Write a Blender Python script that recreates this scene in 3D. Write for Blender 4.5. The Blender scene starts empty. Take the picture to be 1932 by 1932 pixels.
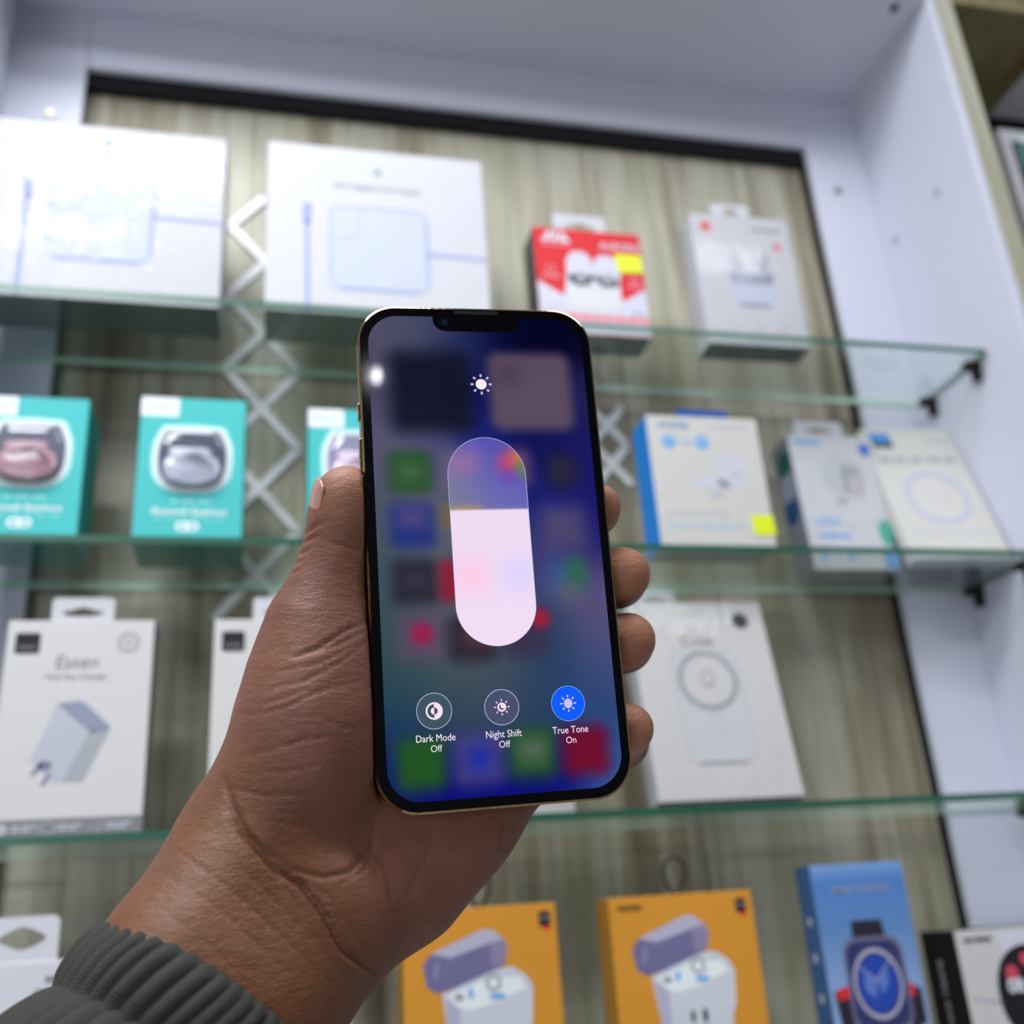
import bpy, bmesh, math, random
import numpy as np
from mathutils import Vector, Matrix
random.seed(7)
SC = bpy.context.scene
COL = SC.collection
ZO = 1.5                                  # height of the camera above the floor
F = 1947.98                               # focal length in pixels of a 1932 px wide frame
R = np.array([[0.97397395, 0.22557519, -0.02214909], [-0.21698841, 0.89971133, -0.37872887], [-0.06550405, 0.37367815, 0.92524259]])

# ------------------------------------------------------------------ camera, world, light
cam = bpy.data.cameras.new('camera'); camo = bpy.data.objects.new('camera', cam); COL.objects.link(camo)
M = Matrix.Identity(4)
for i in range(3):
    M[i][0] = R[i, 0]; M[i][1] = R[i, 2]; M[i][2] = -R[i, 1]
M[2][3] = ZO
camo.matrix_world = M
cam.sensor_width = 36.0; cam.lens = 36.0 * F / 1932.0
cam.clip_start = 0.01
cam.dof.use_dof = True; cam.dof.focus_distance = 0.288; cam.dof.aperture_fstop = 9.0
SC.camera = camo
SC.view_settings.view_transform = 'Standard'; SC.view_settings.look = 'None'
SC.view_settings.exposure = 0.0; SC.view_settings.gamma = 1.0; SC.view_settings.use_curve_mapping = False
w = bpy.data.worlds.new('world'); SC.world = w; w.use_nodes = True
w.node_tree.nodes['Background'].inputs[0].default_value = (0.75, 0.82, 1, 1)
w.node_tree.nodes['Background'].inputs[1].default_value = 0.06

def area(name, loc, target, sx, sy, power, col=(1, 1, 1)):
    l = bpy.data.lights.new(name, 'AREA'); l.shape = 'RECTANGLE'; l.size = sx; l.size_y = sy; l.energy = power; l.color = col
    o = bpy.data.objects.new(name, l); COL.objects.link(o); o.location = loc
    d = Vector(target) - Vector(loc); o.rotation_euler = d.to_track_quat('-Z', 'Y').to_euler()
    return o
LAMPS = [(-0.48, -0.30, 11.0), (0.62, 0.0, 4.0), (-0.22, 0.22, 9.0), (-0.75, -1.30, 4.0)]
area('fill_panel_light', (-0.95, -2.03, ZO - 0.10), (-0.1, 0.7, ZO + 0.55), 1.0, 0.6, 12.0, (0.93, 0.96, 1.0))  # added fill light from behind the camera, brightens rails and cabinet underside
LAMPN = ['left of the phone', 'right of the phone', 'nearest the cabinet', 'farthest from the cabinet']
for (lx, ly, pw) in LAMPS:
    area('ceiling_panel_light', (lx, ly, ZO + 1.075), (lx, ly, 0), 0.56, 0.26, pw, (0.93, 0.96, 1.0))

# ------------------------------------------------------------------ materials
def lin(c):
    r = []
    for v in c[:3]:
        v = v / 255.0
        r.append(v / 12.92 if v <= 0.04045 else ((v + 0.055) / 1.055) ** 2.4)
    return (r[0], r[1], r[2], 1.0)
MATS = {}
def mat(name, col, rough=0.5, metal=0.0, coat=0.0, emit=None, spec=0.5, sss=0.0):
    if name in MATS: return MATS[name]
    if 'print' in name or 'card' in name: rough = max(rough, 0.6); spec = 0.3
    m = bpy.data.materials.new(name); m.use_nodes = True; MATS[name] = m
    b = m.node_tree.nodes['Principled BSDF']
    b.inputs['Base Color'].default_value = lin(col); b.inputs['Roughness'].default_value = rough
    b.inputs['Metallic'].default_value = metal; b.inputs['Coat Weight'].default_value = coat
    b.inputs['Coat Roughness'].default_value = 0.08; b.inputs['Specular IOR Level'].default_value = spec
    if emit:
        b.inputs['Emission Color'].default_value = lin(emit[0]); b.inputs['Emission Strength'].default_value = emit[1]
    return m
def N(m, t, **kw):
    n = m.node_tree.nodes.new(t)
    for k, v in kw.items(): setattr(n, k, v)
    return n
def LK(m, a, b): m.node_tree.links.new(a, b)
def bsdf(m): return m.node_tree.nodes['Principled BSDF']
def ramp(m, src, stops):
    r = N(m, 'ShaderNodeValToRGB'); e = r.color_ramp.elements
    while len(e) < len(stops): e.new(0.5)
    for el, (p, c) in zip(e, stops): el.position = p; el.color = lin(c)
    LK(m, src, r.inputs[0]); return r
def texco(m, scale, kind='Object'):
    t = N(m, 'ShaderNodeTexCoord'); mp = N(m, 'ShaderNodeMapping'); mp.inputs['Scale'].default_value = scale
    LK(m, t.outputs[kind], mp.inputs[0]); return mp.outputs[0]
def noise(m, vec, scale, detail=4, rough=0.5):
    n = N(m, 'ShaderNodeTexNoise'); n.inputs['Scale'].default_value = scale; n.inputs['Detail'].default_value = detail
    n.inputs['Roughness'].default_value = rough; LK(m, vec, n.inputs['Vector']); return n
def bump(m, h, strength, dist):
    b = N(m, 'ShaderNodeBump'); b.inputs['Strength'].default_value = strength; b.inputs['Distance'].default_value = dist
    LK(m, h, b.inputs['Height']); LK(m, b.outputs[0], bsdf(m).inputs['Normal']); return b
def wood(name, stops, sc=(1, 1, 1)):
    m = mat(name, (150, 145, 120), 0.45)
    v = texco(m, (sc[0] * 30, sc[1] * 30, sc[2] * 1.6)); a = noise(m, v, 1.6, 6, 0.62)
    v2 = texco(m, (sc[0] * 9, sc[1] * 9, sc[2] * 0.5)); b = noise(m, v2, 1.5, 3, 0.5)
    mx = N(m, 'ShaderNodeMath', operation='ADD'); ml = N(m, 'ShaderNodeMath', operation='MULTIPLY'); ml.inputs[1].default_value = 0.5
    LK(m, a.outputs[0], mx.inputs[0]); LK(m, b.outputs[0], mx.inputs[1]); LK(m, mx.outputs[0], ml.inputs[0])
    r = ramp(m, ml.outputs[0], stops); LK(m, r.outputs[0], bsdf(m).inputs['Base Color']); return m
m_wood = wood('vertical_grain_laminate', [(0.36, (104, 94, 76)), (0.44, (142, 134, 112)), (0.52, (180, 176, 158)), (0.58, (154, 150, 122)), (0.66, (196, 194, 180))])
m_wood2 = wood('dark_wood_laminate', [(0.36, (92, 74, 52)), (0.5, (130, 120, 84)), (0.62, (150, 142, 104))], (0.5, 0.25, 6))
m_wood3 = wood('edge_wood_laminate', [(0.36, (140, 134, 112)), (0.5, (170, 168, 146)), (0.62, (196, 196, 180))])
m_lam = mat('white_laminate', (208, 210, 224), 0.42)
bump(m_lam, noise(m_lam, texco(m_lam, (1, 1, 1)), 300, 2).outputs[0], 0.06, 0.001)
m_black = mat('black_paint', (10, 10, 16), 0.6)
m_navy = mat('black_liner_and_shade', (4, 4, 9), 0.95)  # also draws plain shade: right stile gap and neighbour's back corner
m_screw = mat('metal_screw', (150, 145, 130), 0.3, 1.0)
m_cap = mat('plastic_cover_cap', (180, 183, 196), 0.5)
m_clip = mat('dark_bronze_clip', (52, 46, 42), 0.35, 0.8)
m_paper = mat('white_card', (202, 202, 207), 0.55)
m_paperw = mat('warm_white_card', (204, 202, 200), 0.55)
m_grey = mat('grey_print', (128, 128, 132), 0.45)
m_lgrey = mat('light_grey_print', (190, 192, 197), 0.45)
m_mgrey = mat('mid_grey_print', (160, 162, 168), 0.45)
m_dgrey = mat('dark_grey_print', (70, 70, 72), 0.45)
m_ink = mat('black_print', (28, 28, 34), 0.4)
m_yellow = mat('neon_yellow_sticker', (226, 240, 30), 0.55)
m_clear = None
def thin_clear(name, tint, rough, bumpy=0.0, ior=1.5, bscale=40, gloss=1.0):
    m = bpy.data.materials.new(name); m.use_nodes = True; nt = m.node_tree
    for n in list(nt.nodes):
        if n.type != 'OUTPUT_MATERIAL': nt.nodes.remove(n)
    out = [n for n in nt.nodes if n.type == 'OUTPUT_MATERIAL'][0]
    tr = N(m, 'ShaderNodeBsdfTransparent'); tr.inputs[0].default_value = (*tint, 1)
    gl = N(m, 'ShaderNodeBsdfGlossy'); gl.inputs['Roughness'].default_value = rough; gl.inputs[0].default_value = (gloss, gloss, gloss, 1)
    fr = N(m, 'ShaderNodeFresnel'); ge = N(m, 'ShaderNodeNewGeometry'); im = N(m, 'ShaderNodeMath', operation='MULTIPLY_ADD'); im.inputs[1].default_value = 1 / ior - ior; im.inputs[2].default_value = ior
    LK(m, ge.outputs['Backfacing'], im.inputs[0]); LK(m, im.outputs[0], fr.inputs[0])
    mx = N(m, 'ShaderNodeMixShader'); LK(m, fr.outputs[0], mx.inputs[0]); LK(m, tr.outputs[0], mx.inputs[1]); LK(m, gl.outputs[0], mx.inputs[2]); LK(m, mx.outputs[0], out.inputs[0])
    if bumpy:
        v = texco(m, (1, 1, 0.45)); n = noise(m, v, bscale, 3, 0.6); b = N(m, 'ShaderNodeBump'); b.inputs['Strength'].default_value = bumpy; b.inputs['Distance'].default_value = 0.004
        LK(m, n.outputs[0], b.inputs['Height']); LK(m, b.outputs[0], gl.inputs['Normal']); LK(m, b.outputs[0], fr.inputs['Normal'])
    return m
m_glass = thin_clear('clear_float_glass', (0.93, 0.965, 0.945), 0.02, ior=1.5)
m_wrap = thin_clear('shrink_wrap_film', (1.0, 1.0, 1.0), 0.1, 0.9, 1.45, gloss=0.4)
m_bubble = thin_clear('clear_blister_plastic', (0.95, 0.95, 0.97), 0.05, 0.0, 1.6)
m_gedge = mat('green_glass_edge', (42, 96, 76), 0.3)
bsdf(m_gedge).inputs['Transmission Weight'].default_value = 0.25
m_gedge2 = mat('lightened_green_glass_edge', (186, 214, 196), 0.25)  # light on the back edge is put into this paler colour

# ------------------------------------------------------------------ mesh helpers
def mk(name, bm, mats, parent=None, smooth=False):
    me = bpy.data.meshes.new(name); bm.normal_update(); bm.to_mesh(me); bm.free()
    for m in (mats if isinstance(mats, (list, tuple)) else [mats]): me.materials.append(m)
    if smooth:
        for p in me.polygons: p.use_smooth = True
    o = bpy.data.objects.new(name, me); COL.objects.link(o); o.parent = parent; return o
def root(name, label, cat, loc, rot=(0, 0, 0), group=None):
    o = bpy.data.objects.new(name, None); COL.objects.link(o); o.location = loc; o.rotation_euler = rot; o.empty_display_size = 0.02
    o['label'] = label; o['category'] = cat
    if group: o['group'] = group
    return o
def struct(o): o['kind'] = 'structure'; return o
def box_bm(bm, x0, x1, y0, y1, z0, z1, bev=0.0, mi=0):
    vs = [bm.verts.new((x, y, z)) for x in (x0, x1) for y in (y0, y1) for z in (z0, z1)]
    fs = [bm.faces.new([vs[i] for i in q]) for q in ((0, 1, 3, 2), (4, 6, 7, 5), (0, 4, 5, 1), (2, 3, 7, 6), (0, 2, 6, 4), (1, 5, 7, 3))]
    for f in fs: f.material_index = mi
    if bev:
        es = set(e for f in fs for e in f.edges); bmesh.ops.bevel(bm, geom=list(es), offset=bev, segments=2, affect='EDGES', profile=0.5)
    return fs
def box(name, m, b, parent=None, bev=0.0):
    bm = bmesh.new(); box_bm(bm, *b, bev=bev); return mk(name, bm, m, parent)
def rr(hw, hh, r, n=10, cx=0, cy=0):
    pts = []
    for (sx, sy, a0) in ((1, 1, 0), (-1, 1, 90), (-1, -1, 180), (1, -1, 270)):
        for i in range(n + 1):
            a = math.radians(a0 + 90.0 * i / n); pts.append((cx + sx * (hw - r) + r * math.cos(a), cy + sy * (hh - r) + r * math.sin(a)))
    return pts
def circ(cx, cy, r, n=40, ry=None):
    ry = ry or r
    return [(cx + r * math.cos(2 * math.pi * i / n), cy + ry * math.sin(2 * math.pi * i / n)) for i in range(n)]
def line(x0, y0, x1, y1, wd):
    dx, dy = x1 - x0, y1 - y0; L = math.hypot(dx, dy); nx, ny = -dy / L * wd / 2, dx / L * wd / 2
    return [(x0 + nx, y0 + ny), (x0 - nx, y0 - ny), (x1 - nx, y1 - ny), (x1 + nx, y1 + ny)]
def prism(bm, pts, y0, y1, bev=0.0, seg=2, mi=0):
    """closed polygon in the local XZ plane swept from y0 (front) to y1 (back)"""
    a = [bm.verts.new((x, y0, z)) for x, z in pts]; b = [bm.verts.new((x, y1, z)) for x, z in pts]
    fa = bm.faces.new(a); fb = bm.faces.new(list(reversed(b))); fs = [fa, fb]
    n = len(pts)
    for i in range(n): fs.append(bm.faces.new([a[(i + 1) % n], a[i], b[i], b[(i + 1) % n]]))
    for f in fs: f.material_index = mi
    if bev: bmesh.ops.bevel(bm, geom=list(set(list(fa.edges) + list(fb.edges))), offset=bev, segments=seg, affect='EDGES', profile=0.5)
def flat(bm, pts, y, k=0.001, mi=0):
    f = bm.faces.new([bm.verts.new((x * k, y, z * k)) for x, z in pts]); f.material_index = mi
def ringbm(bm, out, inn, y, k=0.001, mi=0):
    a = [bm.verts.new((x * k, y, z * k)) for x, z in out]; b = [bm.verts.new((x * k, y, z * k)) for x, z in inn]; n = len(a)
    for i in range(n):
        f = bm.faces.new([a[i], a[(i + 1) % n], b[(i + 1) % n], b[i]]); f.material_index = mi
def art(name, parent, m, polys, y=-0.00015, rings=()):
    """printed shapes (millimetres on the face, u right, v up) lying on the front face of a box"""
    first = None
    for p in polys:
        bm = bmesh.new(); flat(bm, p, y); o = mk(name, bm, m, parent); first = first or o
    for o_, i_ in rings:
        bm = bmesh.new(); ringbm(bm, o_, i_, y); o = mk(name, bm, m, parent); first = first or o
    return first
def text(name, s, parent, m, u, v, size, y=-0.00025, align='CENTER', bold=0.0, rot=0.0, sx=1.0, shear=0.0, spacing=1.0):
    cu = bpy.data.curves.new(name, 'FONT'); cu.body = s; cu.size = size * 0.001; cu.align_x = align; cu.align_y = 'CENTER'; cu.offset = bold * 0.001
    cu.shear = shear; cu.space_character = spacing; cu.resolution_u = 3
    t = bpy.data.objects.new(name, cu); COL.objects.link(t); bpy.context.view_layer.update()
    me = bpy.data.meshes.new_from_object(t.evaluated_get(bpy.context.evaluated_depsgraph_get())); bpy.data.objects.remove(t); bpy.data.curves.remove(cu)
    c, s_ = math.cos(rot), math.sin(rot)
    for vt in me.vertices:
        a, b = vt.co.x * sx, vt.co.y; vt.co = (u * 0.001 + a * c - b * s_, y, v * 0.001 + a * s_ + b * c)
    me.materials.clear(); me.materials.append(m); me.name = name
    o = bpy.data.objects.new(name, me); COL.objects.link(o); o.parent = parent; return o
def words(name, parent, m, u0, u1, v, h, n=5, y=-0.0002, seed=1):
    """small print too fine to read: a row of word-long dashes"""
    rnd = random.Random(seed); bm = bmesh.new(); ws = [rnd.uniform(0.6, 1.4) for _ in range(n)]; gap = (u1 - u0) * 0.05; tot = (u1 - u0) - gap * (n - 1); x = u0
    for q in ws:
        wd = tot * q / sum(ws); flat(bm, rr(wd / 2, h / 2, h * 0.3, 3, x + wd / 2, v), y); x += wd + gap
    return mk(name, bm, m, parent)
def tube_bm(bm, pts, rad, n=10, closed=False):
    P_ = [Vector(p) for p in pts]; rings = []
    up = Vector((0.13, 0.31, 0.94)).normalized()
    for i, p in enumerate(P_):
        a = P_[i - 1] if (i or closed) else p; b = P_[(i + 1) % len(P_)] if (i < len(P_) - 1 or closed) else p
        t = (b - a).normalized(); s = t.cross(up); s = s.normalized() if s.length > 1e-4 else Vector((1, 0, 0)); q = s.cross(t)
        rings.append([bm.verts.new(p + (s * math.cos(2 * math.pi * k / n) + q * math.sin(2 * math.pi * k / n)) * rad) for k in range(n)])
    m_ = len(rings)
    for i in range(m_ if closed else m_ - 1):
        A, B = rings[i], rings[(i + 1) % m_]
        for k in range(n): bm.faces.new([A[k], A[(k + 1) % n], B[(k + 1) % n], B[k]])
    if not closed:
        bm.faces.new(rings[0]); bm.faces.new(list(reversed(rings[-1])))
def superell(cx, cy, rx, ry, n_=3.0, k=48, ears=0.0):
    pts = []
    for i in range(k):
        a = 2 * math.pi * i / k; c, s = math.cos(a), math.sin(a); d = (abs(c) ** n_ + abs(s) ** n_) ** (-1 / n_)
        e = 1.0
        for a0 in (math.radians(52), math.radians(128)): e += ears * math.exp(-((a - a0) / 0.16) ** 2)
        pts.append((cx + rx * d * c * e, cy + ry * d * s * e))
    return pts

# ------------------------------------------------------------------ room shell
m_wall = mat('shop_wall_paint', (205, 205, 207), 0.8)
m_wallb = mat('dim_shop_wall_paint', (70, 70, 80), 0.8)
m_floor = mat('floor_tile', (196, 194, 190), 0.4)
m_ceil = mat('ceiling_paint', (220, 221, 226), 0.85)
X0, X1, Y0, Y1, ZH = -1.7, 2.3, -2.1, 0.83, 1.1
struct(box('floor', m_floor, (X0, X1, Y0, Y1, -0.05, 0.0)))
struct(box('ceiling', m_ceil, (X0, X1, Y0, Y1, ZO + ZH, ZO + ZH + 0.05)))
struct(box('wall_back', m_wall, (X0, X1, Y1, Y1 + 0.05, 0.0, ZO + ZH)))
struct(box('wall_front', m_wallb, (X0, X1, Y0 - 0.05, Y0, 0.0, ZO + ZH)))
struct(box('wall_left', m_wall, (X0 - 0.05, X0, Y0, Y1, 0.0, ZO + ZH)))
struct(box('wall_right', m_wall, (X1, X1 + 0.05, Y0, Y1, 0.0, ZO + ZH)))
for (lx, ly, pw), ln_ in zip(LAMPS, LAMPN):
    t = root('ceiling_light', 'flat white panel lamp on the shop ceiling, ' + ln_, 'lamp', (lx, ly, ZO + ZH), group='ceiling panel lamps')
    box('lamp_frame', m_lam, (-0.31, 0.31, -0.16, 0.16, -0.012, 0.0), t, 0.002)
    box('diffuser', mat('lamp_diffuser', (240, 243, 250), 0.5, emit=((240, 245, 255), 3.0)), (-0.29, 0.29, -0.14, 0.14, -0.016, -0.0125), t)
t = root('fill_light_panel', 'added white fill-light panel on the opposite wall, unseen behind the camera to the left', 'fill light', (-0.95, -2.1, ZO - 0.10))  # made-up glowing panel, added to carry the fill light
box('panel_frame', m_lam, (-0.54, 0.54, 0.0, 0.03, -0.34, 0.34), t, 0.003)
box('diffuser', mat('fill_panel_diffuser', (240, 243, 250), 0.5, emit=((240, 245, 255), 2.0)), (-0.5, 0.5, 0.0302, 0.034, -0.3, 0.3), t)
# a small spot lamp on the wall opposite the cabinet; it is what glints at the left edge of the phone
t = root('wall_spot_lamp', 'small white spot lamp on the opposite wall, seen only as a glint', 'lamp', (0.176, -2.1, ZO + 0.752))
bm = bmesh.new(); prism(bm, circ(0, 0, 0.04, 24), 0.0, 0.05); mk('lamp_housing', bm, m_lam, t)
bm = bmesh.new(); prism(bm, circ(0, 0, 0.007, 24, 0.018), 0.0501, 0.053); mk('bulb', bm, mat('spot_bulb', (255, 255, 255), 0.5, emit=((255, 255, 255), 60.0)), t)

# ------------------------------------------------------------------ display cabinet
CX0, CX1, OX0, OX1, YB, ZC, ZR, YF = -0.2302, 0.5915, -0.1676, 0.5261, 0.75, ZO + 0.7898, ZO + 0.7267, 0.61
ZB = ZO - 0.60
cab = root('display_cabinet', 'white laminate display cabinet with wood-grain back, holding the glass shelves', 'cabinet', (0.18, YF, 0.0))
def cbox(name, m, b, bev=0.0008, parent=None):
    o = box(name, m, (b[0] - 0.18, b[1] - 0.18, b[2] - YF, b[3] - YF, b[4], b[5]), parent or cab, bev); return o
cbox('side_panel', m_lam, (CX0 - 0.018, CX0, YF, 0.80, 0.0, ZO + 0.92))
sp = cbox('side_panel', m_lam, (CX1, CX1 + 0.008, YF, 0.80, 0.0, ZO + 0.92))
cbox('top_panel', m_lam, (CX0, CX1, YF, 0.80, ZC, ZC + 0.018))
rail = cbox('back_rail', m_lam, (OX0, OX1, YB, YB + 0.007, ZR, ZC))
st1 = cbox('back_stile', m_lam, (CX0, OX0 - 0.0004, YB, YB + 0.007, ZB, ZC))
st2 = cbox('back_stile', m_lam, (OX1 + 0.0004, CX1, YB, YB + 0.007, ZB, ZC))
cbox('back_panel', m_wood, (CX0, CX1, 0.766, 0.776, ZB, ZC), 0)
cbox('liner_and_shade_strip', m_navy, (OX0 - 0.01, OX1 + 0.01, 0.758, 0.7655, ZO + 0.711, ZC), 0)
cbox('liner_and_shade_strip', m_navy, (OX1 - 0.0010, OX1 + 0.01, 0.7575, 0.7655, ZB, ZO + 0.7108), 0)  # black strip put in for the shadow gap between right stile and wood
cbox('bottom_panel', m_lam, (CX0, CX1, YF, 0.80, ZB - 0.018, ZB))
cbox('edge_strip', m_wood3, (CX1 + 0.0082, CX1 + 0.026, YF - 0.001, 0.765, 0.0, ZO + 0.92))
def disc_y(name, m, x, y, z, r, parent, dy=-0.0015):
    bm = bmesh.new(); prism(bm, circ(x - 0.18, z, r, 24), y - YF + dy, y - YF + 0.001, bev=0.0004); return mk(name, bm, m, parent, False)
disc_y('screw', m_screw, -0.1926, YB, ZO + 0.6703, 0.0042, st1); disc_y('screw', m_screw, 0.5532, YB, ZO + 0.6737, 0.0042, st2)
def cyl_x(name, m, x0, x1, y, z, r, parent):
    bm = bmesh.new()
    a = [bm.verts.new((x0 - 0.18, y - YF + r * math.cos(t_), z + r * math.sin(t_))) for t_ in [2 * math.pi * i / 20 for i in range(20)]]
    b = [bm.verts.new((x1 - 0.18, v.co.y, v.co.z)) for v in a]
    bm.faces.new(a); bm.faces.new(list(reversed(b)))
    for i in range(20): bm.faces.new([a[(i + 1) % 20], a[i], b[i], b[(i + 1) % 20]])
    bmesh.ops.recalc_face_normals(bm, faces=bm.faces); return mk(name, bm, m, parent)
for (y, z) in ((0.6614, 0.6048), (0.7312, 0.6034)):
    cyl_x('cover_cap', m_cap, CX1 - 0.0012, CX1 + 0.001, y, ZO + z, 0.0048, sp)
bm = bmesh.new(); prism(bm, circ(0, 0, 0.0042, 20), 0, 0.002)
for v in bm.verts: v.co = Vector((0.567 - 0.18 + v.co.x, 0.625 - YF + v.co.z, ZC - 0.0015 + v.co.y))
mk('screw_hole', bm, m_black, cab)
SH = [ZO + 0.432, ZO + 0.249, ZO + 0.0665, ZO - 0.117]          # top faces of the glass shelves
for z in SH:
    for y in (0.668, 0.733):
        for sx in (1, -1):
            X = CX1 if sx > 0 else CX0
            b = bmesh.new()
            xa, xb = sorted((X, X - sx * 0.014)); box_bm(b, xa - 0.18, xb - 0.18, y - YF - 0.005, y - YF + 0.005, z - 0.0115, z - 0.0055, 0.001)
            xa, xb = sorted((X - sx * 0.001, X - sx * 0.007)); box_bm(b, xa - 0.18, xb - 0.18, y - YF - 0.004, y - YF + 0.004, z - 0.022, z - 0.010, 0.001)
            mk('shelf_clip', b, m_clip, cab)
SN = ['clear green-edged glass shelf, topmost, carrying the adapter boxes', 'clear green-edged glass shelf carrying the turquoise boxes', 'clear green-edged glass shelf just above the orange boxes', 'lowest clear glass shelf, under the orange and blue boxes']
for z, nm in zip(SH, SN):
    bm = bmesh.new(); fs = box_bm(bm, CX0 + 0.002 - 0.18, CX1 - 0.002 - 0.18, 0, 0.749 - 0.6533, -0.005, 0, 0)
    for f in bm.faces: f.material_index = 1
    bm.faces.ensure_lookup_table(); bm.normal_update()
    for f in bm.faces:
        c = f.calc_center_median()
        if abs(c.z) < 1e-6 or abs(c.z + 0.005) < 1e-6: f.material_index = 0
        elif c.y > 0.09: f.material_index = 2
    o = mk('glass_shelf', bm, [m_glass, m_gedge, m_gedge2]); o.location = (0.18, 0.6533, z); o['label'] = nm; o['category'] = 'shelf'; o['group'] = 'glass shelves of the cabinet'
# neighbouring bay on the right
nb = root('display_cabinet', 'neighbouring cabinet bay beyond the wood edge strip, at the right edge', 'cabinet', (0.95, YF, 0.0))
NX0, NX1 = CX1 + 0.0265, 1.28
def nbox(name, m, b, bev=0.0008): return box(name, m, (b[0] - 0.95, b[1] - 0.95, b[2] - YF, b[3] - YF, b[4], b[5]), nb, bev)
nbox('top_panel', m_wood2, (NX0, 0.7535, YF, 0.755, ZC, ZC + 0.018))
nbox('top_panel', m_lam, (0.754, NX1, YF, 0.755, ZC, ZC + 0.018))
nbox('back_panel', m_wood2, (NX0, NX1, 0.756, 0.77, ZB, ZO + 0.92), 0)
nbox('side_panel', m_lam, (NX1, NX1 + 0.018, YF, 0.80, 0.0, ZO + 0.92))
nbox('corner_shade_strip', m_navy, (NX0, NX1, 0.74, 0.7555, ZC - 0.012, ZC - 0.0005), 0)  # black strip stands in for the shadow along the back corner
bm = bmesh.new(); box_bm(bm, NX0 + 0.002 - 0.95, NX1 - 0.002 - 0.95, 0, 0.095, -0.005, 0)
for f in bm.faces:
    f.material_index = 0 if abs(f.calc_center_median().z) < 1e-6 or abs(f.calc_center_median().z + .005) < 1e-6 else 1
o = mk('glass_shelf', bm, [m_glass, m_gedge, m_gedge2]); o.location = (0.95, 0.655, ZO + 0.53); o['label'] = 'glass shelf of the neighbouring bay under the dark boxed item'; o['category'] = 'shelf'

# lattice ribbons on the back panel
m_rib = mat('white_lattice_plastic', (236, 237, 240), 0.35)
def lattice(x, z0, z1, half, label):
    t = root('lattice_ribbon', label, 'decoration', (x, 0.7655, ZO + z0), group='white crisscross ribbons on the back panel')
    bm = bmesh.new(); per = half * 2 * 1.18
    def zig(s0):
        z = 0.0; s = s0
        while z < z1 - z0:
            zn = min(z + per, z1 - z0); fr = (zn - z) / per; xa, xb = -s * half, -s * half + 2 * s * half * fr
            prism(bm, line(xa, z, xb, zn, 0.0070), -0.0014 if s0 > 0 else -0.0022, -0.0002 if s0 > 0 else -0.0008, 0.0002, 1); z = zn; s = -s
    zig(1); zig(-1); mk('ribbon', bm, m_rib, t)
lattice(-0.011, 0.226, 0.612, 0.030, 'white crisscross ribbon on the wood panel, left, between turquoise boxes and above')
lattice(0.283, 0.345, 0.42, 0.016, 'short white crisscross ribbon just right of the phone on the wood panel')

# ------------------------------------------------------------------ boxes
def carton(name, label, x, y, yaw, lean, w_, h, d, zi, m_front, m_side=None, m_bot=None, bev=0.0007, group=None, cat='box', lift=0.0, z=None, wrap=False, m_top=None):
    zz = (SH[zi] if z is None else z) + lift + 0.0002
    t = root(name, label, cat, (x, y, zz), (-lean, 0, yaw), group)
    bm = bmesh.new(); box_bm(bm, -w_ / 2, w_ / 2, 0, d, 0, h, bev)
    bm.normal_update()
    for f in bm.faces:
        n = f.normal; f.material_index = 0
        if abs(n.x) > 0.6 or n.y > 0.6: f.material_index = 1
        if n.z < -0.6: f.material_index = 2
        if n.z > 0.6: f.material_index = 3
    mk('carton', bm, [m_front, m_side or m_front, m_bot or m_side or m_front, m_top or m_side or m_front], t)
    if wrap:
        bm = bmesh.new(); e = 0.0006; box_bm(bm, -w_ / 2 - e, w_ / 2 + e, -e, d + e, 0, h + e, 0.0012); mk('shrink_wrap', bm, m_wrap, t, True)
    return t
def tab(parent, m, u0, u1, v0, v1, y, slot=None, r=3.0, th=0.0007, ex=2.2, bp=0.7):
    """card hang tab with a hole, made as a ring between outline and hole"""
    cx = (u0 + u1) / 2; n = 8
    out = rr((u1 - u0) / 2, (v1 - v0) / 2, r, n, cx, (v0 + v1) / 2)
    den = []
    for i in range(len(out)):
        a, b = out[i], out[(i + 1) % len(out)]; m_ = max(1, int(math.hypot(b[0] - a[0], b[1] - a[1]) / 1.2))
        den += [(a[0] + (b[0] - a[0]) * q / m_, a[1] + (b[1] - a[1]) * q / m_) for q in range(m_)]
    out = den; sw, sh, cy = slot; k = len(out)
    inn = []
    for i, p in enumerate(out):
        a = math.atan2((p[1] - cy) / ((v1 - v0) / 2), (p[0] - cx) / ((u1 - u0) / 2)); c, s = math.cos(a), math.sin(a); q = (abs(c) ** ex + abs(s) ** ex) ** (-1 / ex)
        bumpy = 1 + (bp * math.exp(-((a - math.pi / 2) / 0.35) ** 2))
        inn.append((cx + sw / 2 * q * c, cy + sh / 2 * q * s * bumpy))
    bm = bmesh.new(); ringbm(bm, out, inn, y); ringbm(bm, out, inn, y + th)
    bm.verts.ensure_lookup_table(); vs = list(bm.verts)
    A, B, C, D = vs[:k], vs[k:2 * k], vs[2 * k:3 * k], vs[3 * k:4 * k]
    for i in range(k):
        j = (i + 1) % k; bm.faces.new([A[i], A[j], C[j], C[i]]); bm.faces.new([B[j], B[i], D[i], D[j]])
    bmesh.ops.recalc_face_normals(bm, faces=bm.faces)
    return mk('hang_tab', bm, m, parent)

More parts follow.
